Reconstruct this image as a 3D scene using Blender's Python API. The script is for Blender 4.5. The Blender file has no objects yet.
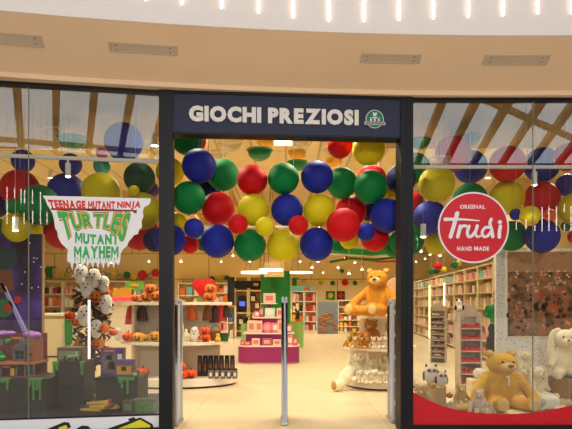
import bpy, bmesh, math, random
from mathutils import Vector, Matrix, Euler
random.seed(7)
C = bpy.context.scene
COL = C.collection
PI = math.pi
F, EYE, CX, HY = 540.0, 1.45, 286.0, 302.0

# ---------------------------------------------------------------- camera
cd = bpy.data.cameras.new('camera'); cam = bpy.data.objects.new('camera', cd); COL.objects.link(cam)
cam.location = (0, 0, EYE); cam.rotation_euler = (PI/2, 0, 0)
cd.sensor_width = 36; cd.lens = F*36/572; cd.shift_y = (HY-214.5)/572; cd.clip_start = .05; cd.clip_end = 200
C.camera = cam
# ---------------------------------------------------------------- world
w = bpy.data.worlds.new('overcast sky'); C.world = w; w.use_nodes = True
bg = w.node_tree.nodes['Background']; bg.inputs[0].default_value = (.86, .95, 1, 1); bg.inputs[1].default_value = 2.1
C.view_settings.view_transform = 'Standard'; C.view_settings.look = 'None'
C.view_settings.exposure = 0.0; C.view_settings.gamma = 1
SHOP_W = .40      # strength of the shop lamps
ml = bpy.data.lights.new('front fill light', 'AREA'); ml.shape = 'DISK'; ml.size = .9; ml.energy = 270; ml.color = (1, .94, .87)
mo = bpy.data.objects.new('front_fill_light', ml); COL.objects.link(mo); mo.location = (.2, -4.2, 3.3); mo.rotation_euler = (PI/2, 0, 0)  # added fill light, unseen behind the camera, brightens soffit and shop front
# ---------------------------------------------------------------- helpers
def lin(c):
    f = lambda v: v/12.92 if v <= .04045 else ((v+.055)/1.055)**2.4
    return tuple(f(v/255) for v in c) + (1,)
MATS = {}
def M(name, c=None, r=.6, metal=0, em=0, bump=0, bscale=40, var=0, vscale=8, spec=.4, sheen=0, coat=0):
    if name in MATS: return MATS[name]
    m = bpy.data.materials.new(name); MATS[name] = m; m.use_nodes = True
    nt = m.node_tree; b = nt.nodes['Principled BSDF']; L = nt.links
    col = lin(c); b.inputs['Base Color'].default_value = col
    b.inputs['Roughness'].default_value = r; b.inputs['Metallic'].default_value = metal
    b.inputs['Specular IOR Level'].default_value = spec
    if sheen: b.inputs['Sheen Weight'].default_value = sheen
    if coat: b.inputs['Coat Weight'].default_value = coat
    if em:
        b.inputs['Emission Color'].default_value = col; b.inputs['Emission Strength'].default_value = em
    if bump or var:
        tc = nt.nodes.new('ShaderNodeTexCoord')
    if bump:
        n = nt.nodes.new('ShaderNodeTexNoise'); n.inputs['Scale'].default_value = bscale; n.inputs['Detail'].default_value = 3
        L.new(tc.outputs['Object'], n.inputs['Vector'])
        bp = nt.nodes.new('ShaderNodeBump'); bp.inputs['Strength'].default_value = bump; bp.inputs['Distance'].default_value = .02
        L.new(n.outputs[0], bp.inputs['Height']); L.new(bp.outputs[0], b.inputs['Normal'])
    if var:
        n = nt.nodes.new('ShaderNodeTexNoise'); n.inputs['Scale'].default_value = vscale; n.inputs['Detail'].default_value = 4
        L.new(tc.outputs['Object'], n.inputs['Vector'])
        mx = nt.nodes.new('ShaderNodeMix'); mx.data_type = 'RGBA'
        mx.inputs[6].default_value = tuple(v*(1-var) for v in col[:3])+(1,)
        mx.inputs[7].default_value = tuple(min(1, v*(1+var)) for v in col[:3])+(1,)
        L.new(n.outputs[0], mx.inputs[0]); L.new(mx.outputs[2], b.inputs['Base Color'])
    return m

def P(px, py, Z):                        # photo pixel at distance Z -> place in the world
    return Vector(((px-CX)/F*Z, Z, EYE+(HY-py)/F*Z))
def S(n, Z): return n*Z/F                # n photo pixels at distance Z, in metres
def FZ(py): return EYE*F/(py-HY)         # distance of a floor point

class MB:
    def __init__(s): s.bm = bmesh.new()
    def _t(s, vs, mat):
        bmesh.ops.transform(s.bm, matrix=mat, verts=vs); return vs
    def box(s, c, size, rz=0, ry=0, rx=0, bevel=0):
        r = bmesh.ops.create_cube(s.bm, size=1)['verts']
        if bevel:
            s._t(r, Matrix.Diagonal((*size, 1)))
            es = list({e for v in r for e in v.link_edges})
            o = bmesh.ops.bevel(s.bm, geom=es, offset=bevel, segments=2, affect='EDGES', profile=.5)
            r = list({v for f in o['faces'] for v in f.verts} | {v for v in r if v.is_valid})
            s._t(r, Matrix.Translation(c) @ Euler((rx, ry, rz)).to_matrix().to_4x4())
        else:
            s._t(r, Matrix.Translation(c) @ Euler((rx, ry, rz)).to_matrix().to_4x4() @ Matrix.Diagonal((*size, 1)))
        return s
    def bb(s, a, b, bevel=0):
        a, b = Vector(a), Vector(b)
        return s.box((a+b)/2, tuple(abs(v) for v in (b-a)), bevel=bevel)
    def ell(s, c, r, seg=20, rings=12, rot=(0, 0, 0)):
        v = bmesh.ops.create_uvsphere(s.bm, u_segments=seg, v_segments=rings, radius=1)['verts']
        if isinstance(r, (int, float)): r = (r, r, r)
        s._t(v, Matrix.Translation(c) @ Euler(rot).to_matrix().to_4x4() @ Matrix.Diagonal((*r, 1))); return s
    def cone(s, p0, p1, r0, r1=None, seg=14, caps=True):
        r1 = r0 if r1 is None else r1
        p0, p1 = Vector(p0), Vector(p1); d = p1-p0
        v = bmesh.ops.create_cone(s.bm, cap_ends=caps, segments=seg, radius1=r0, radius2=r1, depth=d.length)['verts']
        s._t(v, Matrix.Translation((p0+p1)/2) @ d.to_track_quat('Z', 'Y').to_matrix().to_4x4()); return s
    def tube(s, pts, r, seg=8):
        for i in range(len(pts)-1):
            s.cone(pts[i], pts[i+1], r, seg=seg)
            if i: s.ell(pts[i], r, seg, 6)
        return s
    def cap(s, p0, p1, r0, r1):
        p0, p1 = Vector(p0), Vector(p1)
        for i in range(7):
            t = i/6; s.ell(p0.lerp(p1, t), r0+(r1-r0)*t, 12, 8)
        return s
    def lathe(s, prof, seg=32, sx=1, sy=1, c=(0, 0, 0), a0=0, a1=2*PI, wob=None):
        full = abs(a1-a0-2*PI) < 1e-6; n = seg if full else seg+1; rows = []
        for r, z in prof:
            row = []
            for i in range(n):
                a = a0+(a1-a0)*i/seg; k = wob(a) if wob else 1
                row.append(s.bm.verts.new((c[0]+r*k*sx*math.cos(a), c[1]+r*k*sy*math.sin(a), c[2]+z)))
            rows.append(row)
        for j in range(len(rows)-1):
            for i in range(seg):
                a, b = rows[j][i], rows[j][(i+1) % n]; d, e = rows[j+1][i], rows[j+1][(i+1) % n]
                try: s.bm.faces.new((a, b, e, d))
                except ValueError: pass
        return s
    def prism(s, pts, y0, y1):          # polygon in x,z pushed along y
        a = [s.bm.verts.new((x, y0, z)) for x, z in pts]; b = [s.bm.verts.new((x, y1, z)) for x, z in pts]
        s.bm.faces.new(a); s.bm.faces.new(b[::-1])
        n = len(pts)
        for i in range(n): s.bm.faces.new((a[i], b[i], b[(i+1) % n], a[(i+1) % n]))
        return s
    def prismz(s, pts, z0, z1):
        a = [s.bm.verts.new((x, y, z0)) for x, y in pts]; b = [s.bm.verts.new((x, y, z1)) for x, y in pts]
        s.bm.faces.new(a[::-1]); s.bm.faces.new(b); n = len(pts)
        for i in range(n): s.bm.faces.new((a[i], a[(i+1) % n], b[(i+1) % n], b[i]))
        return s
    def mesh(s, me, fn=lambda v: v):
        vs = [s.bm.verts.new(fn(v.co)) for v in me.vertices]
        for p in me.polygons:
            try: s.bm.faces.new([vs[i] for i in p.vertices])
            except ValueError: pass
        return s
    def data(s, name, mat, smooth=False):
        me = bpy.data.meshes.new(name)
        bmesh.ops.remove_doubles(s.bm, verts=s.bm.verts, dist=1e-5)
        bmesh.ops.recalc_face_normals(s.bm, faces=s.bm.faces)
        if smooth:
            for f in s.bm.faces: f.smooth = True
            for e in s.bm.edges:
                if len(e.link_faces) == 2 and e.calc_face_angle(0) > .7: e.smooth = False
        s.bm.to_mesh(me); s.bm.free(); me.materials.append(mat); return me
    def build(s, name, mat, parent=None, smooth=False):
        return link(name, s.data(name, mat, smooth), parent)

def link(name, me, parent=None):
    o = bpy.data.objects.new(name, me); COL.objects.link(o)
    if parent: o.parent = parent
    return o
def tag(o, label, cat, group=None):
    o['label'] = label; o['category'] = cat
    if group: o['group'] = group
    return o
def thing(name, label, cat, loc=(0, 0, 0), rz=0, group=None, sc=1):
    o = bpy.data.objects.new(name, None); COL.objects.link(o); o.empty_display_size = .1
    o.location = loc; o.rotation_euler = (0, 0, rz); o.scale = (sc, sc, sc)
    return tag(o, label, cat, group)
def struct(o): o['kind'] = 'structure'; return o
def dup(root, loc, rz=0, label=None, group=None, sc=None, name=None):
    def cp(o, par):
        c = o.copy(); COL.objects.link(c); c.parent = par
        for ch in kids.get(o, ()): cp(ch, c)
        return c
    kids = {}
    for o in list(root.children_recursive): kids.setdefault(o.parent, []).append(o)
    r = cp(root, None); r.location = loc; r.rotation_euler = (0, 0, rz)
    if sc: r.scale = (sc, sc, sc) if isinstance(sc, (int, float)) else sc
    if label: r['label'] = label
    if group: r['group'] = group
    elif 'group' in r.keys(): del r['group']
    return r
def recolor(root, part, mat):            # give one kind of part of a copy its own material
    for o in root.children_recursive:
        if o.name.split('.')[0] == part and o.type == 'MESH':
            key = (o.data.name, mat.name)
            if key not in RC:
                d = o.data.copy(); d.materials.clear(); d.materials.append(mat); RC[key] = d
            o.data = RC[key]
RC = {}
def fuse(name, mb, voxel, mat, smooth_it=4):
    me = mb.data(name+'_src', mat)
    o = bpy.data.objects.new(name, me); COL.objects.link(o)
    r = o.modifiers.new('r', 'REMESH'); r.mode = 'VOXEL'; r.voxel_size = voxel; r.use_smooth_shade = True
    if smooth_it:
        sm = o.modifiers.new('s', 'SMOOTH'); sm.iterations = smooth_it; sm.factor = .5
    dg = bpy.context.evaluated_depsgraph_get()
    out = bpy.data.meshes.new_from_object(o.evaluated_get(dg))
    bpy.data.objects.remove(o); out.name = name
    if not out.materials: out.materials.append(mat)
    for p in out.polygons: p.use_smooth = True
    return out
TXT = {}
def text_me(s, off=0, ext=.0):
    k = (s, off, ext)
    if k in TXT: return TXT[k]
    c = bpy.data.curves.new('t', 'FONT'); c.body = s; c.offset = off; c.extrude = ext; c.resolution_u = 3
    o = bpy.data.objects.new('t', c); COL.objects.link(o)
    me = bpy.data.meshes.new_from_object(o.evaluated_get(bpy.context.evaluated_depsgraph_get()))
    bpy.data.objects.remove(o); TXT[k] = me; return me
def letter_m(off):
    k = ('#M', off)
    if k not in TXT:
        p = [(0, 0), (0, .72), (.2, .72), (.41, .38), (.62, .72), (.82, .72), (.82, 0), (.64, 0), (.64, .44), (.46, .14), (.36, .14), (.18, .44), (.18, 0)]
        mb = MB(); a = [mb.bm.verts.new((x, y, -.5)) for x, y in p]; b = [mb.bm.verts.new((x, y, .5)) for x, y in p]; n = len(p)
        mb.bm.faces.new(a[::-1]); mb.bm.faces.new(b)
        for i in range(n): mb.bm.faces.new((a[i], a[(i+1) % n], b[(i+1) % n], b[i]))
        bmesh.ops.triangulate(mb.bm, faces=mb.bm.faces); TXT[k] = mb.data('letter', MATS['white'])
    return TXT[k]
def bold_mb(mb, s, x0, x1, z0, z1, y, th=.004, off=.05, warp=None, gap=.07, space=.28):
    ms = []; x = 0
    for ch in s:
        if ch == ' ': x += space; continue
        me = letter_m(off) if ch == 'M' else text_me(ch, off*(.4 if ch == 'N' and off < .05 else 1), .5); xs = [v.co.x for v in me.vertices]; ms.append((me, x-min(xs))); x += max(xs)-min(xs)+gap
    W = x-gap; ys = [v.co.y for m_, _ in ms for v in m_.vertices]; c, d = min(ys), max(ys)
    for k, (me, dx) in enumerate(ms):
        def fn(v, dx=dx, k=k):
            u = (v.x+dx)/W; t = (v.y-c)/(d-c)
            X, Zz = (x0+(x1-x0)*u, z0+(z1-z0)*t) if not warp else warp(u, t)
            return (X, y-v.z*th, Zz)
        mb.mesh(me, fn)
    return mb
def text_mb(mb, s, x0, x1, z0, z1, y, th=.004, off=0, warp=None, upto=None):
    me = text_me(s, off, .5); xs = [v.co.x for v in me.vertices]; ys = [v.co.y for v in me.vertices]
    a, b, c, d = min(xs), max(xs), min(ys), max(ys)
    def fn(v):
        u = (v.x-a)/(b-a); t = (v.y-c)/(d-c)
        x, z = (x0+(x1-x0)*u, z0+(z1-z0)*t) if not warp else warp(u, t)
        return (x, y-v.z*th, z)
    mb.mesh(me, fn); return mb
def lamp(name, kind, loc, power, col, parent=None, size=.1, rot=(0, 0, 0), angle=None, blend=.6):
    d = bpy.data.lights.new(name, kind); d.energy = power; d.color = col
    if kind == 'AREA': d.size = size
    else: d.shadow_soft_size = size
    if kind == 'SPOT': d.spot_size = angle or 2.2; d.spot_blend = blend
    o = bpy.data.objects.new(name, d); COL.objects.link(o); o.location = loc; o.rotation_euler = rot
    if parent: o.parent = parent
    return o

# ---------------------------------------------------------------- materials
M('black_frame', (20, 17, 22), .5, spec=.25); M('navy', (46, 50, 72), .6, spec=.25); M('offwhite', (222, 216, 210), .6)
M('fascia_white', (218, 206, 200), .7); M('beige_plaster', (234, 202, 166), .85, var=.04, vscale=1.5)
M('vent', (196, 176, 152), .6); M('warm_white', (238, 226, 205), .55); M('cream', (226, 205, 160), .6)
M('ceil_beige', (222, 196, 142), .8); M('steel', (175, 172, 172), .3, metal=.85); M('white', (235, 230, 222), .5)
M('charcoal', (48, 46, 44), .6); M('slime', (90, 170, 80), .3); M('magenta', (142, 34, 98), .5)
M('green_paint', (22, 125, 42), .5); M('lime', (150, 190, 100), .55); M('dark', (22, 18, 18), .5)
M('red_vinyl', (192, 16, 34), .4); M('sticker_white', (225, 220, 222), .5)
M('b_red', (205, 14, 22), .62, spec=.2); M('b_green', (8, 122, 60), .62, spec=.2); M('b_blue', (34, 44, 150), .62, spec=.2)
M('b_yellow', (222, 200, 22), .62, spec=.2); M('b_purple', (80, 30, 120), .4); M('b_teal', (60, 160, 150), .4); M('b_pink', (220, 90, 130), .4)
M('b_orange', (225, 90, 30), .4); M('b_navy', (22, 26, 84), .62, spec=.2); M('b_darkgreen', (14, 70, 48), .62, spec=.2); M('b_olive', (140, 145, 30), .42)
M('fur_gold', (220, 166, 52), .95, bump=.9, bscale=45, var=.25, vscale=10)
M('fur_brown', (188, 124, 48), .95, bump=.8, bscale=60, var=.22, vscale=12)
M('fur_tan', (212, 168, 96), .95, bump=.8, bscale=60, var=.2, vscale=12)
M('fur_cream', (236, 222, 186), .95, bump=.8, bscale=60, var=.1, vscale=12, sheen=.3)
M('fur_pink', (242, 216, 190), .95, bump=.8, bscale=60, var=.1, vscale=12)
M('fur_light', (240, 226, 190), .95, bump=.5, bscale=50); M('fur_pad', (222, 186, 124), .95, bump=.5, bscale=50); M('fur_grey', (185, 180, 172), .95, bump=.6, bscale=50)
M('fur_white', (238, 232, 222), .95, bump=.6, bscale=50)
M('nose_brown', (110, 66, 50), .5); M('eye_black', (12, 10, 10), .15)
M('pumpkin', (226, 110, 22), .5); M('pumpkin_bright', (240, 84, 16), .45); M('pumpkin_yellow', (236, 168, 30), .5); M('pumpkin_white', (230, 224, 214), .6)
M('stem_green', (70, 90, 30), .7); M('wood', (176, 140, 92), .7, var=.15, vscale=9)
M('warm_led', (255, 240, 215), em=2.5); M('led_strip', (255, 238, 226), em=5); M('downlight', (255, 244, 220), em=25)
M('screen_blue', (70, 80, 230), em=1.6); M('pink_led', (255, 60, 80), em=1.5)

def glass_mat():
    m = bpy.data.materials.new('shop_glass'); m.use_nodes = True; nt = m.node_tree; nt.nodes.clear(); L = nt.links
    o = nt.nodes.new('ShaderNodeOutputMaterial'); t = nt.nodes.new('ShaderNodeBsdfTransparent'); g = nt.nodes.new('ShaderNodeBsdfGlossy')
    t.inputs[0].default_value = (.95, .97, .965, 1); g.inputs['Roughness'].default_value = 0
    mx = nt.nodes.new('ShaderNodeMixShader'); fr = nt.nodes.new('ShaderNodeFresnel'); fr.inputs[0].default_value = 1.5
    mu = nt.nodes.new('ShaderNodeMath'); mu.operation = 'MULTIPLY_ADD'; mu.inputs[1].default_value = 1.0; mu.inputs[2].default_value = .035
    L.new(fr.outputs[0], mu.inputs[0]); L.new(mu.outputs[0], mx.inputs[0]); L.new(t.outputs[0], mx.inputs[1]); L.new(g.outputs[0], mx.inputs[2])
    L.new(mx.outputs[0], o.inputs[0]); MATS['glass'] = m
glass_mat()
def plank_mat(name, c1, c2, mortar, sx, sy, axis, rough=.6, msize=.01, off=0.5):
    m = bpy.data.materials.new(name); MATS[name] = m; m.use_nodes = True; nt = m.node_tree; L = nt.links
    b = nt.nodes['Principled BSDF']; b.inputs['Roughness'].default_value = rough
    tc = nt.nodes.new('ShaderNodeTexCoord'); sp = nt.nodes.new('ShaderNodeSeparateXYZ'); cb = nt.nodes.new('ShaderNodeCombineXYZ')
    L.new(tc.outputs['Object'], sp.inputs[0]); L.new(sp.outputs[axis[0]], cb.inputs[0]); L.new(sp.outputs[axis[1]], cb.inputs[1])
    br = nt.nodes.new('ShaderNodeTexBrick'); br.inputs['Color1'].default_value = lin(c1); br.inputs['Color2'].default_value = lin(c2)
    br.inputs['Mortar'].default_value = lin(mortar); br.inputs['Scale'].default_value = 1; br.inputs['Mortar Size'].default_value = msize
    br.inputs['Brick Width'].default_value = sx; br.inputs['Row Height'].default_value = sy; br.offset = off
    L.new(cb.outputs[0], br.inputs['Vector']); L.new(br.outputs[0], b.inputs['Base Color']); return m
plank_mat('shop_floor', (226, 204, 166), (222, 199, 158), (200, 176, 134), 1.2, 1.2, (0, 1), rough=.32, msize=.008, off=0)
plank_mat('mall_floor', (176, 160, 140), (170, 154, 134), (150, 136, 118), 1.0, 1.0, (0, 1), rough=.3, msize=.01, off=0)
plank_mat('ceil_planks', (226, 206, 156), (218, 196, 144), (190, 164, 116), 5, .62, (1, 0), rough=.8, msize=.025)
plank_mat('wall_planks', (238, 218, 166), (232, 210, 154), (196, 166, 112), 2.6, 1.3, (0, 2), rough=.7, msize=.03)
# ================================================================ THE MALL
RC0 = Vector((2.3, -20.9)); RR = 27.0
def ring(X, d): return -20.9 + math.sqrt((RR-d)**2-(X-2.3)**2)
def arc_strip(prof, a0, a1, n=60):       # prof: (d, z) pairs swept along the curved shop front
    mb = MB(); rows = []
    for i in range(n+1):
        a = a0+(a1-a0)*i/n
        rows.append([mb.bm.verts.new((2.3+(RR-d)*math.sin(a), -20.9+(RR-d)*math.cos(a), z)) for d, z in prof])
    for i in range(n):
        for j in range(len(prof)-1): mb.bm.faces.new((rows[i][j], rows[i+1][j], rows[i+1][j+1], rows[i][j+1]))
    return mb
A0, A1 = -.42, .34
struct(arc_strip([(.7, 4.11), (.1, 3.795), (.1, 3.745), (-.12, 3.745), (-.12, 4.6), (.6, 4.6), (.65, 4.16), (.7, 4.11)], A0, A1).build('ceiling_soffit', MATS['beige_plaster']))
struct(arc_strip([(.7, 4.115), (.7, 9.0), (-1, 9.0), (-1, 4.61), (.65, 4.61), (.7, 4.115)], A0, A1).build('wall_upper', MATS['fascia_white'], smooth=True))
# roof of the atrium: opaque border slab and timber beams under the open sky (seen only as reflections in the panes)
mb = MB()
mb.bb((-34, 5.5, 13.8), (34, 10, 14.2)); struct(mb.build('roof_edge', MATS['beige_plaster']))
mb = MB(); mb.bb((-34, -37, 0), (34, -36.6, 14)); struct(mb.build('wall_far', M('mall_wall', (104, 84, 66), .8)))
for nm, x in (('wall_left_side', -34), ('wall_right_side', 34)):
    mb = MB(); mb.bb((x-.2, -41, 0), (x+.2, 9, 14)); struct(mb.build(nm, MATS['mall_wall']))
BEAM = M('beam_wood', (158, 126, 78), .7)
for i in range(-9, 13):
    xm = -3+i*2.25; s = -.055+(xm+3)*.0143
    def at(y): return Vector((xm+s*(-(y+28)), y, 13.6))
    a, b = at(3), at(-36.8); d = b-a
    mb = MB(); mb.box((a+b)/2, (.42, d.length, .5), rz=math.atan2(d.y, d.x)-PI/2)
    tag(mb.build('roof_beam', BEAM), 'long brown timber roof beam under the skylight, mirrored in the panes', 'beam', 'skylight roof beams')
mb = MB(); mb.bb((-34, -32.9, 13.35), (6, -32.6, 13.7)); tag(mb.build('cross_beam', BEAM), 'slim brown cross beam of the skylight, mirrored in the left window', 'beam')
a, b = Vector((11, -19.3, 13.55)), Vector((24, -30, 13.55)); d = b-a
mb = MB(); mb.box((a+b)/2, (.3, d.length, .35), rz=math.atan2(d.y, d.x)-PI/2); tag(mb.build('cross_beam', BEAM), 'slanting brown cross beam of the skylight, mirrored in the right window', 'beam')
# light tubes hung over the far side of the atrium (their reflections are in the panes)
TUBEM = MATS['led_strip']
# white front of the upper gallery: vertical light strips
strips = [(145.7, 2), (182, 6), (221.7, 10), (258.7, 14.6), (293, 19.6), (328.7, 23), (363.7, 23), (398.5, 22), (433, 20.5), (468, 19), (502.5, 17.6), (537, 15.5), (571, 15), (606, 15), (110, -2), (74, -6)]
for i, (px, py) in enumerate(sorted(strips)):
    X = (px-CX)/F*5.2
    for _ in range(5): X = (px-CX)/F*(ring(X, .7))
    Y = ring(X, .7); z = EYE+(HY-py)/F*Y
    t = thing('light_strip', 'slim vertical light strip on the white fascia, '+['first', 'second', 'third', 'fourth', 'fifth', 'sixth', 'seventh', 'eighth', 'ninth', 'tenth', 'eleventh', 'twelfth', 'thirteenth', 'fourteenth', 'fifteenth', 'sixteenth'][i]+' from the left', 'light', (X, Y, z), -math.asin((X-2.3)/RR), 'light strips on the white fascia')
    MB().box((0, -.004, .95), (.016, .01, 1.9)).build('housing', MATS['white'], t)
    MB().box((0, -.014, .95), (.015, .012, 1.88)).build('tube', MATS['led_strip'], t)
# air vents in the soffit
for px0, px1, y0, y1, lab in ((-28, 42, 32, 44, 'flush air vent in the beige soffit, cut by the left picture edge'), (110, 177, 41.5, 52.5, 'flush air vent with screws above the left window'),
                         (361, 420, 51, 62, 'flush air vent above the right end of the shop sign'), (484, 548, 53, 63.5, 'flush air vent above the right window')):
    def hit(px, py):
        X = (px-CX)/F*5.5; d = .4
        for _ in range(12):
            Y = ring(X, d); z = EYE+(HY-py)/F*Y; d = .1+(z-3.795)/.525; X = (px-CX)/F*ring(X, d)
        return Vector((X, ring(X, d), z))
    A, B_ = hit((px0+px1)/2, y1), hit((px0+px1)/2, y0); m_ = (A+B_)/2; W = (hit(px1, (y0+y1)/2)-hit(px0, (y0+y1)/2)).length; D = (A-B_).length
    t = thing('air_vent', lab, 'vent', m_, 0); t.rotation_euler = Euler((-math.atan(.525), 0, -math.asin((m_.x-2.3)/RR)), 'XYZ')
    mb = MB()
    for yy in (-D/2, D/2): mb.box((0, yy, -.004), (W, .014, .012))
    for xx in (-W/2, W/2): mb.box((xx, 0, -.004), (.014, D+.014, .012))
    mb.build('frame', MATS['vent'], t)
    MB().box((0, 0, -.001), (W, D, .008)).build('panel', MATS['vent'], t)
    mb = MB()
    for xx in (-W*.4, W*.4):
        for yy in (-D*.25, D*.25): mb.cone((xx, yy, -.009), (xx, yy, -.004), .006)
    mb.build('screws', MATS['charcoal'], t)
# floors
mb = MB(); mb.bb((-34, -41, -.2), (34, 5.55, 0)); struct(mb.build('floor_mall', MATS['mall_floor']))
mb = MB(); mb.bb((-14, 5.55, -.2), (8, 28, 0)); struct(mb.build('floor', MATS['shop_floor']))

# ================================================================ SHOP FRONT
pts = {}
def onZ(px, Z): return Vector(((px-CX)/F*Z, Z))
Q0 = onZ(0, 5.63); Q1 = onZ(166.3, 5.9); Q2 = onZ(405.5, 6.1); dL = (Q1-Q0).normalized()
Q0 = Q1-dL*3.1; Q3 = Vector((Q2.x+2.9, 6.1))
class Panel:
    def __init__(s, a, b):
        s.a, s.b = a, b; s.d = (b-a).normalized(); s.len = (b-a).length; s.ang = math.atan2(s.d.y, s.d.x)
        s.n = Vector((s.d.y, -s.d.x))          # towards the mall
    def at(s, px, py=None, off=0):
        r = Vector(((px-CX)/F, 1.0)); a = s.a+s.n*off
        # a + d*t = r*k
        det = s.d.x*(-r.y)-s.d.y*(-r.x)
        t = (-a.x*(-r.y)+a.y*(-r.x))/det
        p = a+s.d*t; z = None if py is None else EYE+(HY-py)/F*p.y
        return (t, z)
PL, PD, PR = Panel(Q0, Q1), Panel(Q1, Q2), Panel(Q2, Q3)
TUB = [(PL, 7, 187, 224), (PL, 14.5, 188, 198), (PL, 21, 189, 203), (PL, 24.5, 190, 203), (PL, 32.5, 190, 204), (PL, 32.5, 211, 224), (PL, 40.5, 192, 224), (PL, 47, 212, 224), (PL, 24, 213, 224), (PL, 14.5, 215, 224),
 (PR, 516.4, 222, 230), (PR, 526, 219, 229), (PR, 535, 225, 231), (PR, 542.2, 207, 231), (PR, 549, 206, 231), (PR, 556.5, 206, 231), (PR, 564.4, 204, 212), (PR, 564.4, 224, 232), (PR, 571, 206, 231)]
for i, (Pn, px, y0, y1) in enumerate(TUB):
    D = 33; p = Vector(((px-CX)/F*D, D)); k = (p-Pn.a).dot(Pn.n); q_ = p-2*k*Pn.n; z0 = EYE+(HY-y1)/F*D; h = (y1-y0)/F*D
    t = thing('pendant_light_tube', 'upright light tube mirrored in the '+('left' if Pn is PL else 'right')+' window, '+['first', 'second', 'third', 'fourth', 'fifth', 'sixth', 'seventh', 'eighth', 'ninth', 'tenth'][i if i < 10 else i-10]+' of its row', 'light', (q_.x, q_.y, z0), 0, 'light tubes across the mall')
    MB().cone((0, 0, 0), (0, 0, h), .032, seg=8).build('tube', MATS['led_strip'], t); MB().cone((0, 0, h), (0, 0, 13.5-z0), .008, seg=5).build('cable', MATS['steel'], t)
def panel_empty(name, P_):
    o = bpy.data.objects.new(name, None); COL.objects.link(o); o.location = (P_.a.x, P_.a.y, 0); o.rotation_euler = (0, 0, P_.ang); return o
TOPZ, GT = 3.775, 3.715
def window(name, Pn, s0, s1, zb, seams):
    w = struct(panel_empty(name, Pn))
    mb = MB()
    mb.bb((s0-.01, -.04, GT), (s1+.01, .06, TOPZ)); mb.bb((s0-.01, -.05, .0), (s1+.01, .08, zb))
    mb.build('window_frame', MATS['black_frame'], w)
    xs = [s0]+seams+[s1]
    for i in range(len(xs)-1):
        MB().bb((xs[i]+.003, .0, zb-.01), (xs[i+1]-.003, .010, GT+.01)).build('pane', MATS['glass'], w)
    mb = MB()
    for x in seams: mb.bb((x-.004, -.002, zb), (x+.004, .012, GT))
    mb.build('glazing_joint', M('joint', (120, 118, 100), .4), w)
    return w
sL = PL.at(159.6)[0]; sR = PR.at(412)[0]
window('window_1', PL, -1.0, sL, .09, [PL.at(28.5)[0]])
window('window_2', PR, sR, 2.9, .065, [PR.at(533)[0]])
def post(name, p, ang, w0, w1):
    mb = MB(); mb.bb((w0, -.07, 0), (w1, .16, TOPZ)); mb.bb(((w0+w1)/2-.004, -.074, 0), ((w0+w1)/2+.004, -.069, TOPZ))
    o = struct(mb.build(name, MATS['black_frame'])); o.location = (p.x, p.y, 0); o.rotation_euler = (0, 0, ang)
post('trim_1', Q1, (PL.ang+PD.ang)/2, -.072, .075); post('trim_2', Q2, PD.ang/2, -.073, .07)
# sign board over the door
sg = thing('shop_sign', 'dark navy sign board with white lettering above the shop entrance', 'sign', (PD.a.x, PD.a.y, 0), PD.ang)
dl = PD.len; HB = 3.298
MB().bb((.07, -.045, HB), (dl-.07, .12, 3.715)).build('board', MATS['navy'], sg)
mb = MB(); mb.bb((.07, -.06, 3.715), (dl-.07, .12, TOPZ)); mb.bb((.07, -.05, HB-.02), (dl-.07, .12, HB)); mb.build('board_frame', MATS['black_frame'], sg)
a = PD.at(189, 0, .05)[0]; b = PD.at(358.5, 0, .05)[0]
bold_mb(MB(), 'GIOCHI PREZIOSI', a, b, 3.412, 3.585, -.052, th=.02, off=.06, gap=.06, space=.3).build('lettering', MATS['offwhite'], sg)
c = PD.at(374.7, 0, .05)[0]; zc = 3.49
def disc(mb, cx, cz, r, y0, y1, a0=0, a1=2*PI, n=40): return mb.prism([(cx+r*math.cos(a0+(a1-a0)*i/n), cz+r*math.sin(a0+(a1-a0)*i/n)) for i in range(n+(0 if a1-a0 > 6.28 else 1))], y0, y1)
em = disc(MB(), c, zc, .102, -.052, -.046).build('emblem', MATS['offwhite'], sg)
disc(MB(), c, zc, .094, -.057, -.05).build('emblem_ground', M('emblem_green', (24, 112, 84), .5), em)
mb = MB(); q = -.062
mb.ell((c, -.058, zc+.048), (.022, .005, .02)); mb.ell((c-.018, -.058, zc+.066), (.007, .004, .007)); mb.ell((c+.018, -.058, zc+.066), (.007, .004, .007))
mb.box((c, -.059, zc+.014), (.062, .006, .013)); mb.box((c, -.059, zc-.012), (.022, .006, .026))
for s in (-1, 1): mb.ell((c+s*.044, -.058, zc-.012), (.011, .004, .018)); mb.ell((c+s*.05, -.058, zc+.013), (.006, .004, .006))
mb.build('emblem_figure', MATS['offwhite'], em)
MB().box((c, -.062, zc-.052), (.236, .008, .036)).build('emblem_ribbon', M('ribbon', (180, 176, 178), .5), em)
text_mb(MB(), 'GIOCHI PREZIOSI', c-.105, c+.105, zc-.063, zc-.041, -.067, th=.002, off=.02).build('ribbon_lettering', MATS['dark'], em)

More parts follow.
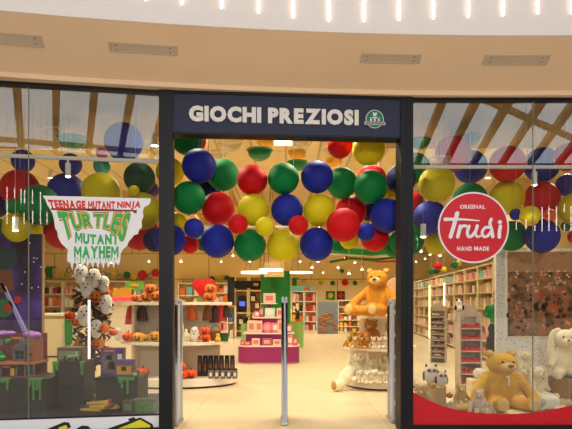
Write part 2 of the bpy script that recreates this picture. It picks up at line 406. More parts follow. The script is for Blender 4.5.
# ---- stickers on the left pane
OFF = .012
def poly_px(Pn, pts, off=OFF): return [Pn.at(x, y, off) for x, y in pts]
tm = thing('window_sticker', 'white film logo sticker with red green and yellow comic lettering on left pane', 'sticker', (PL.a.x, PL.a.y, 0), PL.ang)
out = [(42.5, 195.7), (80, 196.5), (115, 197.5), (150.8, 198.5), (150.5, 202), (148.5, 205), (144, 207), (142.5, 212), (143.5, 216), (141.5, 221), (142, 227), (139, 230), (138, 234), (134, 235), (131, 239), (129, 241), (127, 246), (123, 249), (120.5, 254), (120, 262), (118, 265.5), (116, 262)]
bx = 116
while bx > 70:
    out += [(bx-1.2, 263+random.random()*2), (bx-2.3, 268+random.random()*3), (bx-3.6, 264), (bx-4.6, 262)]; bx -= 5.2
out += [(67.5, 262), (67, 256), (68.3, 250), (64, 246), (61, 243), (58, 237), (57.5, 232), (55, 228), (54, 220), (52.5, 213.6), (50, 209), (47.3, 205), (45.5, 200)]
MB().prism(poly_px(PL, out), -OFF, -OFF+.004).build('backing', MATS['sticker_white'], tm)
def wpx(x0, x1, y0, y1, fn=None, off=OFF+.004):
    def f(u, t):
        if fn: px, py = fn(u, t)
        else: px, py = x0+(x1-x0)*u, y1+(y0-y1)*t
        return PL.at(px, py, off)
    return f
RT = M('sign_red', (206, 34, 34), .5); DR = M('sign_dark_red', (120, 20, 24), .5); GR = M('sign_green', (44, 160, 78), .5); YE = M('sign_yellow', (232, 178, 40), .5); BR = M('sign_brown', (96, 44, 20), .5)
MB().prism(poly_px(PL, [(51, 208), (96, 208.5), (96, 210.8), (51, 210)], OFF+.001), -OFF-.002, -OFF).build('underline', DR, tm)
MB().prism(poly_px(PL, [(87, 208.6), (137, 210), (136.5, 213.5), (134, 213), (133, 211.5), (87, 211)], OFF+.001), -OFF-.002, -OFF).build('underline', DR, tm)
bold_mb(MB(), 'TEENAGE', 0, 1, 0, 1, -OFF-.001, .003, .06, wpx(0, 0, 0, 0, lambda u, t: (47.5+3*(1-t)+(38-3*(1-t))*u, 208.8-t*(9.4-1.2*u)))).build('lettering', RT, tm)
bold_mb(MB(), 'MUTANT', 0, 1, 0, 1, -OFF-.001, .003, .06, wpx(0, 0, 0, 0, lambda u, t: (88+(27)*u, 209-t*8.2+.4*u))).build('lettering', RT, tm)
bold_mb(MB(), 'NINJA', 0, 1, 0, 1, -OFF-.001, .003, .06, wpx(0, 0, 0, 0, lambda u, t: (117+(24.5-1.5*(1-t))*u, 209.5-t*(8+1*u)+.4*u))).build('lettering', RT, tm)
def turt(g):
    def f(u, t):
        v = 2*u-1; top = 213-2*v*v+1.5*u; bot = 226.5+18*abs(v)**3+.8*v
        x = 56.5+75.5*u+(-1)*(1-t)*v*9; return (x, (bot+g)+(top-g-bot-g)*t)
    return f
bold_mb(MB(), 'TURTLES', 0, 1, 0, 1, -OFF-.0005, .002, .10, wpx(0, 0, 0, 0, turt(2.0)), gap=-.02).build('lettering_edge', BR, tm)
bold_mb(MB(), 'TURTLES', 0, 1, 0, 1, -OFF-.002, .002, .08, wpx(0, 0, 0, 0, turt(1.2)), gap=.02).build('lettering_edge', YE, tm)
bold_mb(MB(), 'TURTLES', 0, 1, 0, 1, -OFF-.004, .002, .04, wpx(0, 0, 0, 0, turt(.2)), gap=.10).build('lettering', GR, tm)
bold_mb(MB(), 'MUTANT', 0, 1, 0, 1, -OFF-.001, .003, .06, wpx(0, 0, 0, 0, lambda u, t: (75+43.5*u, 244+1*u-(13-3*math.sin(u*PI))*t))).build('lettering', GR, tm)
mb = bold_mb(MB(), 'MAYHEM', 0, 1, 0, 1, -OFF-.001, .003, .06, wpx(0, 0, 0, 0, lambda u, t: (74+44.5*u, 258-12*t)))
for i in range(16):
    x = 75+i*2.8; h = random.uniform(1, 5.5); mb.prism(poly_px(PL, [(x-.5, 257.5), (x+.5, 257.5), (x+.2, 258+h), (x-.2, 258+h)], OFF+.004), -OFF-.003, -OFF-.001)
mb.build('lettering', GR, tm)
# white film along the foot of the left window with black and yellow drawing
vf = thing('window_film', 'white film band with black and yellow drawing along foot of left window', 'film', (PL.a.x, PL.a.y, 0), PL.ang)
MB().bb((-.95, -OFF+.002, .09), (sL, -OFF+.006, .222)).build('band', MATS['sticker_white'], vf)
MB().bb((-.95, -OFF+.001, .216), (sL, -OFF+.007, .228)).build('top_edge', M('film_edge', (30, 22, 48), .5), vf)
for n, m_, pp in (('drawing', MATS['dark'], [(101, 431), (128, 421.5), (140, 417.4), (143.5, 419), (152.5, 424), (153.5, 427.5), (151, 431)]), ('drawing', MATS['dark'], [(47, 429), (64, 422), (69, 422.5), (71, 427), (64, 431), (47, 431)]),
                  ('drawing', MATS['dark'], [(74, 430), (82, 425.5), (88, 426), (92, 430)]), ('drawing', MATS['dark'], [(128, 419), (134, 417), (136, 419), (129, 421)])):
    MB().prism(poly_px(PL, pp), -OFF-.002, -OFF+.001).build(n, m_, vf)
for pp in ([(112, 431), (131, 423.5), (140, 419.6), (150.5, 425.5), (150, 429), (148, 431)], [(58, 428), (66, 425), (68, 428), (62, 431)]):
    MB().prism(poly_px(PL, pp, OFF+.002), -OFF-.004, -OFF-.001).build('drawing_fill', M('film_yellow', (222, 205, 40), .5), vf)
# ---- stickers on the right pane
ts = thing('window_sticker', 'round red sticker with white script logo on right pane', 'sticker', (PR.a.x, PR.a.y, 0), PR.ang)
cx, cz = PR.at(473.5, 227.5, OFF); r = S(35.6, 6.08)
disc(MB(), cx, cz, r, -OFF, -OFF+.003, n=72).build('rim', MATS['sticker_white'], ts)
disc(MB(), cx, cz, r*.955, -OFF-.002, -OFF+.001, n=72).build('disc', M('sticker_red', (200, 24, 38), .45), ts)
def q(x, y): return PR.at(440+x/5.725, 190+y/5.725, OFF+.003)
STK = [0]
def stroke(mb, pts, w0, w1=None, y=-OFF-.004, k=None):
    STK[0] += 1; y -= .0012*STK[0]
    w1 = w0 if w1 is None else w1; P2 = [Vector(q(*p)) for p in pts]; sc = S(1/5.725, 6.08)/2; n = len(P2)
    # smooth resample
    R = []
    for i in range(n-1):
        p0, p1, p2, p3 = P2[max(i-1, 0)], P2[i], P2[i+1], P2[min(i+2, n-1)]
        for j in range(8):
            t = j/8; R.append(.5*((2*p1)+(p2-p0)*t+(2*p0-5*p1+4*p2-p3)*t*t+(3*p1-p0-3*p2+p3)*t**3))
    R.append(P2[-1]); m = len(R); Lf = []; Rt = []
    for i, p in enumerate(R):
        d = (R[min(i+1, m-1)]-R[max(i-1, 0)]).normalized(); nn = Vector((-d.y, d.x)); ww = (w0+(w1-w0)*i/(m-1))*sc
        Lf.append(p+nn*ww); Rt.append(p-nn*ww)
    a = [mb.bm.verts.new((v.x, y, v.y)) for v in Lf]; b = [mb.bm.verts.new((v.x, y, v.y)) for v in Rt]
    a2 = [mb.bm.verts.new((v.x, y+.003, v.y)) for v in Lf]; b2 = [mb.bm.verts.new((v.x, y+.003, v.y)) for v in Rt]
    for i in range(m-1):
        mb.bm.faces.new((a[i], a[i+1], b[i+1], b[i])); mb.bm.faces.new((a2[i], b2[i], b2[i+1], a2[i+1]))
        mb.bm.faces.new((a[i], a2[i], a2[i+1], a[i+1])); mb.bm.faces.new((b[i], b[i+1], b2[i+1], b2[i]))
    for e, w_ in ((R[0], w0), (R[-1], w1)): disc(mb, e.x, e.y, w_*sc, y-.0006, y+.003, n=16)
mb = MB()
stroke(mb, [(30, 168), (120, 168), (225, 176)], 21, 5)
stroke(mb, [(98, 134), (80, 200), (60, 268)], 24, 22)
stroke(mb, [(116, 208), (108, 240), (101, 268)], 20); stroke(mb, [(110, 232), (128, 208), (146, 206)], 12, 18)
stroke(mb, [(165, 208), (156, 240), (162, 266), (182, 262), (203, 236), (212, 206)], 18); stroke(mb, [(212, 208), (202, 244), (212, 268), (232, 262)], 18, 10)
stroke(mb, [(284, 214), (258, 216), (240, 240), (248, 266), (270, 264), (290, 240)], 16); stroke(mb, [(292, 168), (284, 190), (294, 230), (300, 268)], 17, 19)
stroke(mb, [(343, 208), (338, 240), (337, 270)], 20); dq = q(342, 184); disc(mb, dq[0], dq[1], S(11.5/5.725, 6.08), -OFF-.008, -OFF-.003, n=24)
mb.build('script_lettering', MATS['sticker_white'], ts)
for s, x0, x1, y0, y1 in (('ORIGINAL', 115, 258, 84, 108), ('HAND MADE', 98, 281, 323, 348)):
    a = q(x0, y1); b = q(x1, y0); bold_mb(MB(), s, a[0], b[0], a[1], b[1], -OFF-.003, .002, .03, gap=.1, space=.35).build('lettering', MATS['sticker_white'], ts)
rv = thing('window_film', 'red film with a sagging curved top along foot of right window', 'film', (PR.a.x, PR.a.y, 0), PR.ang)
top = [(412.2, 391.5), (420, 396), (430, 401), (440, 405), (450, 408.2), (460, 410.5), (472, 412.4), (485, 413.6), (500, 414.2), (515, 414), (530, 413), (545, 411), (558, 408.5), (572, 405), (600, 395), (640, 375)]
MB().prism(poly_px(PR, top)+poly_px(PR, [(640, 427), (412.2, 425.2)]), -OFF, -OFF+.004).build('film', MATS['red_vinyl'], rv)

# ================================================================ SHOP ROOM
CZ = 4.25
def wallbox(n, a, b, m): struct(MB().bb(a, b).build(n, MATS[m]))
wallbox('wall_back', (-14, 27.3, 0), (8, 27.5, CZ), 'wall_planks')
wallbox('wall_left', (-14.2, 5.2, 0), (-14, 27.5, CZ), 'ceil_beige')
wallbox('wall_right', (7.2, 6.2, 0), (7.4, 27.5, CZ), 'ceil_beige')
struct(MB().prismz([(-14, 4.2), (-4.3, 5.35), (-1.3, 5.97), (1.34, 6.2), (4.2, 6.2), (8, 6.2), (8, 28), (-14, 28)], CZ, CZ+.2).build('ceiling', MATS['ceil_planks']))
# solid parts of the front beside and above the panes
mb = MB(); mb.box((0, 0, 0), (.01, .01, .01)); mb.bm.clear()
for a, b in ((Vector((-14, 3.9)), Q0+dL*.3), (Q3-Vector((.1, 0)), Vector((8, 6.1)))):
    d = b-a; mb.box(((a.x+b.x)/2, (a.y+b.y)/2, 2.05), (d.length, .12, 4.5), rz=math.atan2(d.y, d.x))
for Pn in (PL, PD, PR):
    m_ = (Pn.a+Pn.b)/2-Pn.n*.1; mb.box((m_.x, m_.y, (TOPZ+4.4)/2+.02), (Pn.len, .1, 4.4-TOPZ), rz=Pn.ang)
struct(mb.build('wall_front', MATS['beige_plaster']))

ZM = M('darkened_ceiling', (158, 138, 104), .8)  # brown ceiling boxes added so the front ceiling behind the panes looks dim
struct(MB().prismz([(-9, 5.2), (Q0.x, Q0.y+.15), (Q1.x-.02, Q1.y+.12), (Q1.x-.05, 8.9), (-9, 8.9)], 3.98, CZ).build('ceiling_added_left', ZM))
struct(MB().prismz([(Q2.x+.05, 6.25), (7, 6.25), (7, 8.9), (Q2.x+.2, 8.9)], 3.98, CZ).build('ceiling_added_right', ZM))
# ---------------------------------------------------------------- shop lamps
WARM = (1, .92, .70)
pots = [(x, y) for y in (8.2, 11.5, 15, 19, 23.5) for x in (-8.5, -5, -2, 1.2, 4.3)]+[(-1.3, 7.15), (.5, 7.15)]  # last pair added out of view to brighten the toys inside the door
proto = None
names_row = {7.15: 'added foremost', 8.2: 'first', 11.5: 'second', 15: 'third', 19: 'fourth', 23.5: 'fifth'}
for i, (x, y) in enumerate(pots):
    lb = 'round ceiling spotlight, '+names_row[y]+' row from the door, '+{-8.5: 'far left', -5: 'second from left', -2: 'third from left', 1.2: 'fourth from left', 4.3: 'far right', -1.3: 'left', .5: 'right'}[x]+' of its row'
    if proto is None:
        proto = t = thing('ceiling_spotlight', lb, 'light', (x, y, CZ))
        MB().lathe([(.05, 0), (.055, -.1), (.07, -.16), (.062, -.16), (.05, -.1), (.0, -.1)], 20).build('housing', MATS['white'], t, True)
        MB().cone((0, 0, -.14), (0, 0, -.12), .055).build('lens', MATS['downlight'], t)
    else: t = dup(proto, (x, y, CZ), 0, lb)
    t['group'] = 'ceiling spotlights in the '+names_row[y]+' row'
    if 8 < y < 9 and x != 1.2 and x > -8: t.location.z = 3.98
    L = lamp('lamp', 'SPOT', (0, 0, -.22), (90 if y < 8 else 330 if y < 16 else 560)*SHOP_W, WARM, t, .12, (0, 0, 0), 2.5, .7)
# small bright spots far back, under the ceiling
random.seed(3)
far = [(318, 262), (328, 255), (338, 268), (345, 258), (355, 263), (362, 270), (349, 274), (323, 273), (312, 268), (205, 247), (221, 262), (233, 256), (214, 254), (300, 262), (307, 256), (181, 262), (93, 262), (111, 263), (149, 262), (372, 262), (250, 262), (421, 252), (425, 259), (430, 255), (435, 251), (440, 256), (416, 262)]
NTH = ['first', 'second', 'third', 'fourth', 'fifth', 'sixth', 'seventh', 'eighth', 'ninth', 'tenth', 'eleventh', 'twelfth', 'thirteenth', 'fourteenth', 'fifteenth', 'sixteenth', 'seventeenth', 'eighteenth', 'nineteenth', 'twentieth']+['twenty-'+a for a in ('first', 'second', 'third', 'fourth', 'fifth', 'sixth', 'seventh', 'eighth', 'ninth')]
pf = None
for i, (px, py) in enumerate(far):
    Z = 15+random.random()*9; p = P(px, py, Z)
    lb = 'tiny glowing spotlight on a thin rod deep in the shop, '+NTH[sorted(f_[0] for f_ in far).index(px)]+' from the left'
    if pf is None:
        pf = t = thing('pendant_spot', lb, 'light', p)
        MB().cone((0, 0, .02), (0, 0, .10), .028).build('housing', MATS['white'], t, True)
        MB().cone((0, 0, 0), (0, 0, .02), .034).build('lens', M('far_lens', (255, 244, 215), em=14), t)
    else: t = dup(pf, p, 0, lb)
    MB().cone((0, 0, .14), (0, 0, CZ-p.z), .006, seg=6).build('rod', MATS['cream'], t)
    t['group'] = 'tiny spots deep in the shop'
# ---------------------------------------------------------------- window rails with spots
def rail(label, Pn, off, px0, px1, y0, y1, spots, sp_lab):
    Pn2 = Panel(Pn.a-Pn.n*off, Pn.b-Pn.n*off)
    s0, z0 = Pn2.at(px0, y0); s1, z1 = Pn2.at(px1, y1); z = (z0+z1)/2
    r = thing('light_rail', label, 'rail', (Pn2.a.x, Pn2.a.y, z), Pn2.ang)
    MB().bb((s0, -.018, -.018), (s1, .018, .018)).build('bar', MATS['white'], r)
    for s in [s0+(s1-s0)*k for k in (.12, .5, .88)]:
        MB().cone((s, 0, .018), (s, 0, CZ-z), .004, seg=6).build('cable', MATS['steel'], r)
    for j, (px, ylen) in enumerate(spots):
        s = Pn2.at(px)[0]; w = Pn2.a+Pn2.d*s
        t = thing('rail_spotlight', sp_lab[j], 'light', (w.x, w.y, z), Pn2.ang)
        MB().cone((0, 0, -.06), (0, 0, -.018), .012).build('mount', MATS['white'], t)
        MB().cone((0, 0, -.06-S(ylen, w.y)), (0, 0, -.06), S(2.6, w.y), seg=20).build('housing', MATS['white'], t, True)
        MB().cone((0, 0, -.065-S(ylen, w.y)), (0, 0, -.058-S(ylen, w.y)), S(2.2, w.y), seg=20).build('lens', MATS['downlight'], t)
        lamp('lamp', 'SPOT', (0, 0, -.09-S(ylen, w.y)), 115*SHOP_W, (1, .9, .75), t, .04, (0, 0, 0), 2.0, .8)
rail('thin white light rail hung across the left window', PL, .35, -40, 158, 154.5, 161, [(68, 13), (-16, 13)], ['white cylinder spotlight under the left window rail', 'white cylinder spotlight beyond the left picture edge'])
rail('thin white light rail hung across the right window', PR, .35, 414, 640, 167, 167, [(534.5, 13), (630, 13)], ['white cylinder spotlight under the rail by the glass joint', 'white cylinder spotlight at the far end of the right window rail'])
for (px, y0, y1, Z, lb) in ((15.3, 217, 231, 6.15, 'white cylinder spotlight hanging before the yellow balloon, left window'), (423.2, 224, 237.5, 6.7, 'white cylinder spotlight hanging beside the black post, right window')):
    p = P(px, y1, Z); t = thing('pendant_spotlight', lb, 'light', p)
    h = S(y1-y0, Z); MB().cone((0, 0, .01), (0, 0, h), S(2.8, Z), seg=20).build('housing', MATS['white'], t, True)
    MB().cone((0, 0, 0), (0, 0, .01), S(2.4, Z), seg=20).build('lens', MATS['downlight'], t)
    MB().cone((0, 0, h), (0, 0, CZ-p.z), .003, seg=6).build('cable', MATS['steel'], t)
    lamp('lamp', 'SPOT', (0, 0, -.03), 30*SHOP_W, (1, .92, .8), t, .04, (0, 0, 0), 1.9, .8)
t = thing('light_rail', 'thin white light rail seen behind the doorway balloons', 'rail', P(251, 226.5, 7.6))
MB().box((0, 0, 0), (S(100, 7.6), .03, .03)).build('bar', MATS['white'], t)
for s in (-.6, .6): MB().cone((s, 0, .015), (s, 0, CZ-P(251, 226.5, 7.6).z), .004, seg=6).build('cable', MATS['steel'], t)
t = thing('rope', 'thin white hanging cord beside the top yellow doorway balloon', 'cord', P(378.5, 180, 7.6))
MB().cone((0, 0, -.3), (0, 0, CZ-P(378.5, 180, 7.6).z), .012).build('cord', MATS['white'], t)
# standing light tube in the left window
t = thing('light_tube', 'slim upright glowing light tube standing in the left window', 'light', P(89, 409, 7.0)*1)
t.location.z = .22; h = 1.45+2*7/540-.22-.03
MB().cone((0, 0, 0), (0, 0, .03), .09, seg=24).build('base', MATS['white'], t, True)
MB().box((0, .012, .03+h/2), (.03, .012, h)).build('backing', MATS['white'], t)
MB().cone((0, -.004, .03), (0, -.004, .03+h), .011, seg=12).build('tube', M('tube_glow', (255, 225, 225), em=3.2), t)
# big ceiling panel light glimpsed over the garland
t = thing('ceiling_panel_light', 'flat rectangular white ceiling light between hanging bowls', 'light', (-.05, 9.35, CZ-.02))
MB().box((0, 0, 0), (.34, .36, .04)).build('frame', MATS['white'], t); MB().box((0, 0, -.022), (.3, .32, .01)).build('diffuser', MATS['warm_led'], t)

# ---------------------------------------------------------------- balloons
def balloon_proto():
    t = thing('balloon', 'x', 'balloon')
    prof = [(0, -1)]
    for i in range(1, 20):
        a = -PI/2+PI*i/20; prof.append((math.cos(a)*(1 if a > -.2 else 1-.015*math.sin(-a)), math.sin(a)))
    prof.append((0, 1))
    MB().lathe(prof, 36).build('skin', MATS['b_red'], t, True)
    MB().cone((0, 0, -1.07), (0, 0, -.99), .05, .02).build('knot', MATS['b_red'], t, True)
    return t
BP = balloon_proto()
CN = {'r': ('red', 'b_red'), 'g': ('green', 'b_green'), 'b': ('blue', 'b_blue'), 'y': ('yellow', 'b_yellow'), 'p': ('purple', 'b_purple'), 't': ('teal', 'b_teal'), 'k': ('pink', 'b_pink'), 'o': ('orange', 'b_orange'), 'n': ('navy', 'b_navy'), 'd': ('dark green', 'b_darkgreen')}
door = [(187, 139, 16, 'g', 1), (194, 141, 12, 'r', 2), (170, 172, 14, 'y', 1), (199, 166, 17, 'b', 0), (223, 175, 16, 'g', 1), (189, 198, 16.5, 'g', 0), (207, 190, 14, 'n', 2), (218, 208.7, 16.5, 'r', 0),
 (252.3, 180, 15.3, 'r', 0), (253.4, 210, 16, 'y', 0), (283.5, 178.7, 15.7, 'g', 0), (287, 210, 16, 'b', 0), (317, 177, 16.2, 'b', 0), (319.3, 210.6, 16, 'y', 0), (238, 224, 10, 'r', -1), (265, 226.7, 9.8, 'y', -1),
 (298.3, 225.3, 10, 'r', -1), (217.4, 241.2, 16.8, 'b', 0), (250, 245.3, 16, 'g', 0), (283, 246, 16.2, 'y', 0), (316.5, 244.3, 16.8, 'b', 0), (194, 228.5, 10, 'b', -1), (176.5, 222.5, 10, 'y', 0), (170, 240, 16, 'b', 0),
 (190, 244.5, 9, 'r', 0), (203, 243, 8, 'g', 2), (342, 183.2, 15.5, 'g', 1), (370.5, 187, 16.7, 'g', 0), (371.5, 180, 15, 'r', 2), (368.7, 149, 16.3, 'y', 0), (340, 146, 12.5, 'r', 1), (401, 179, 15, 'n', 1),
 (351, 211, 15.5, 'r', 1), (343.4, 225, 17, 'r', -1), (366, 232, 9.2, 'b', -1), (387, 215.4, 17, 'b', 0), (374.5, 237.5, 14, 'r', 1), (349, 239.5, 9.5, 'y', 1), (338, 243, 9, 'g', 2), (404, 242, 14, 'g', 0), (394, 245, 12, 'g', 2),
 (391, 195, 11, 'y', 2), (369, 208, 13, 'n', 2)]
left = [(23, 161, 11.3, 'b', 2), (20, 189, 19, 'r', 1), (39, 205, 20, 'g', 0), (12.5, 206.5, 7, 'g', -1), (26, 207, 6, 'g', -2), (23, 229, 19, 'y', 0), (62, 230, 19, 'r', 1), (70.6, 164.5, 11, 'b', 1), (66.5, 192, 18.5, 'b', 1), (101, 192, 19, 'y', 0),
 (123.6, 142, 19, 'b', 1), (102, 153, 6, 'k', 0), (102, 166, 8.5, 't', 1), (139.5, 178, 15.5, 'd', 0), (149, 190, 10, 'p', 1), (134, 191, 5.6, 'y', -1), (142, 211, 18.5, 'y', 0), (139, 231, 19, 'r', 1), (155, 240, 12, 'n', 0), (-8, 232, 16, 'g', 0), (-5, 205, 13, 'n', 1)]
right = [(415, 168, 15, 'g', 1), (452, 143, 11, 'y', 2), (453, 153.6, 17.6, 'r', 1), (470.6, 167, 16.5, 'b', 2), (507.5, 164, 17.8, 'r', 0), (436.7, 183.7, 17.8, 'y', 0), (542, 165, 17.3, 'b', 1), (568, 157, 14, 'r', 0), (567, 185, 11, 'b', 1),
 (507, 197.6, 17, 'y', 0), (541.6, 199, 17.5, 'r', 1), (575, 209, 16, 'y', 0), (515.5, 214.5, 5.7, 'b', -1), (530, 216, 10, 'y', -1), (550, 215, 6, 'o', -1), (470, 200, 17, 'g', 1), (512, 236, 15, 'g', 0), (542, 236, 17, 'b', 0), (566, 226, 5, 'g', 0),
 (575, 237, 7, 'r', 0), (430, 218, 17, 'b', 1), (412, 205, 13, 'r', 2), (408, 240, 16, 'g', 0), (437, 243, 12, 'y', 2)]
def balloons(lst, Z0, where):
    labs = []
    for i, (x, y, r, c, l) in enumerate(lst):
        size = 'small' if r < 11.5 else 'big'
        nb = sorted((j for j in range(len(lst)) if j != i), key=lambda j: math.hypot(lst[j][0]-x, lst[j][1]-y)-.35*lst[j][2])
        def rel(j):
            dx, dy = lst[j][0]-x, lst[j][1]-y; cn = CN[lst[j][3]][0]
            return cn+(' to its right' if dx > 0 else ' to its left') if abs(dx) > abs(dy) else cn+(' below' if dy > 0 else ' above')
        labs.append([size+' '+CN[c][0]+' balloon in the '+where+', '+rel(nb[0])+', '+rel(nb[1]), rel(nb[2])])
    flat = [a for a, b in labs]
    for i in range(len(labs)):
        if flat.count(flat[i]) > 1: labs[i][0] += ', '+labs[i][1]
    flat = [a for a, b in labs]
    placed = []; ZS = {}
    for i in sorted(range(len(lst)), key=lambda i: (lst[i][4], -lst[i][2])):
        x, y, r, c, l = lst[i]; Z = Z0+l*.36
        while any((P(x, y, Z)-q_).length < (S(r, Z)+rq)*.985 for q_, rq in placed) and Z < Z0+3: Z += .02
        placed.append((P(x, y, Z), S(r, Z))); ZS[i] = Z
    for i, (x, y, r, c, l) in enumerate(lst):
        lb = flat[i]
        same = [j for j in range(len(lst)) if flat[j] == lb]
        if len(same) > 1: lb = lb.rsplit(',', 2)[0]+', '+['leftmost', 'second from left', 'third from left', 'fourth from left'][sorted(same, key=lambda j: lst[j][0]).index(i)]+' such one'
        Z = ZS[i]; t = dup(BP, P(x, y, Z), random.random()*6, lb, 'balloons in the '+where, S(r, Z))
        t.rotation_euler = (random.uniform(-.5, .9), random.uniform(-.4, .4), 0)
        if l >= 1 or (x, y) in ((199, 166), (283.5, 178.7), (317, 177), (566, 226), (575, 237), (575, 209), (550, 215), (515.5, 214.5)):
            t.rotation_euler = (0, 0, 0); p_ = t.location; top_ = 3.98 if where != 'doorway garland' else CZ
            if top_-p_.z > S(r, Z): MB().cone((0, 0, 1), (0, 0, (top_-p_.z)/S(r, Z)), .006, seg=5).build('string', MATS['white'], t)
        mt = MATS[CN[c][1]]; recolor(t, 'skin', mt); recolor(t, 'knot', mt)
balloons(door, 6.75, 'doorway garland'); balloons(left, 6.85, 'left window'); balloons(right, 7.25, 'right window')
for o in list(BP.children): bpy.data.objects.remove(o)
bpy.data.objects.remove(BP)
# ---------------------------------------------------------------- hanging bowls
def tint(name, c):
    m = bpy.data.materials.new(name); m.use_nodes = True; b = m.node_tree.nodes['Principled BSDF']
    b.inputs['Base Color'].default_value = lin(c); b.inputs['Roughness'].default_value = .12; b.inputs['Alpha'].default_value = .35 if 'clear' in name else 1
    MATS[name] = m; return m
tint('bowl_clear', (210, 215, 200)); tint('bowl_green', (10, 130, 70)); tint('bowl_yellow', (240, 180, 30)); tint('bowl_red', (190, 20, 24))
bowls = [(259.6, 151.5, 11.8, 'green', 'over the gap between blue and red balloons', 8.6), (265.8, 141, 9, 'yellow', 'under the sign beside the green bowl', 9.4), (302.6, 144, 8, 'clear', 'under the sign at the ceiling light', 9.4), (297, 153, 8.7, 'yellow', 'above the small green bowl', 9.0),
 (297.3, 163.5, 9.6, 'green', 'between the top green and blue doorway balloons', 8.6), (219, 153, 8, 'clear', 'above the top left green doorway balloon', 9.0), (230, 142, 12, 'clear', 'close under the sign board, large', 8.6), (334, 160.5, 8, 'yellow', 'right of the top blue doorway balloon', 9.0), (330, 151, 6, 'clear', 'beside the red balloon under the sign', 9.4), (305, 146, 6, 'clear', 'beside a yellow bowl', 10.2),
 (71.8, 139.5, 13, 'green', 'in the left window by the light rail', 7.6), (55, 132, 12, 'clear', 'high in the left window', 7.8), (144, 143, 8, 'clear', 'in the left window beside the black post', 7.8), (420, 141.5, 10, 'green', 'in the right window beside the black post', 7.6), (470, 139, 9, 'green', 'in the right window above the blue balloon', 8.2), (440, 160, 10, 'clear', 'in the right window before the red balloon', 6.8)]
for (px, py, r, c, wh, Z) in bowls:
    p = P(px, py, Z); R = S(r, Z); t = thing('hanging_bowl', ('clear' if c == 'clear' else c+' translucent')+' half-round bowl hanging '+wh, 'bowl', p, 0, 'hanging bowls')
    prof = [(0, -R*.78)]+[(R*math.sin(a), -R*.78*math.cos(a)) for a in [k*PI/2/9 for k in range(1, 9)]]+[(R*1.0, 0), (R*1.12, .01), (R*1.12, .025), (R*.97, .012)]
    MB().lathe(prof, 28).build('shell', MATS['bowl_'+c], t, True)
    mb = MB()
    for k in range(3):
        a = k*2*PI/3; mb.cone((R*math.cos(a), R*math.sin(a), .01), (0, 0, CZ-p.z), .002, seg=5)
    mb.build('threads', MATS['steel'], t)
# lower edge: green and red ribbons swagged under the ceiling at the right of the door
for k, (m_, pts, lb) in enumerate((('green_paint', [(322, 249), (345, 251), (372, 253), (398, 250)], 'wide green band swagged under the ceiling above the big bear'), ('green_paint', [(330, 262), (350, 258.5), (375, 260), (398, 257)], 'lower thin green band swagged above the big bear'),
        ('b_red', [(345, 257), (360, 260), (380, 262), (398, 261)], 'thin red band swagged among the green bands'), ('white', [(322, 254), (350, 254.5), (398, 257)], 'thin white band swagged among the green bands'))):
    Z = 16+k*.3; w_ = (.16, .06, .04, .03)[k]
    t = thing('ceiling_ribbon', lb, 'ribbon', P(pts[0][0], pts[0][1], Z)); o0 = P(pts[0][0], pts[0][1], Z); mb = MB(); R = [P(a, b, Z)-o0 for a, b in pts]
    for i in range(len(R)-1):
        d = R[i+1]-R[i]; mb.box((R[i]+R[i+1])/2, (d.length*1.02, .25, w_), ry=-math.atan2(d.z, d.x))
    mb.build('band', MATS[m_], t)

# timber baffles hung under the ceiling in the middle of the shop
BF = M('baffle_wood', (206, 168, 112), .7)
for i in range(15):
    t = thing('ceiling_baffle', 'long wooden ceiling baffle hung deep in the shop, '+NTH[i]+' from the left', 'baffle', (-5+i*.62, 17, 3.92), 0, 'wooden ceiling baffles')
    if i == 0:
        bd = MB().box((0, 0, 0), (.07, 9, .24)).data('board', BF); bh = MB().cone((0, -4, .1), (0, -4, .33), .01, seg=6).cone((0, 4, .1), (0, 4, .33), .01, seg=6).data('hangers', MATS['steel'])
    link('board', bd, t); link('hangers', bh, t)
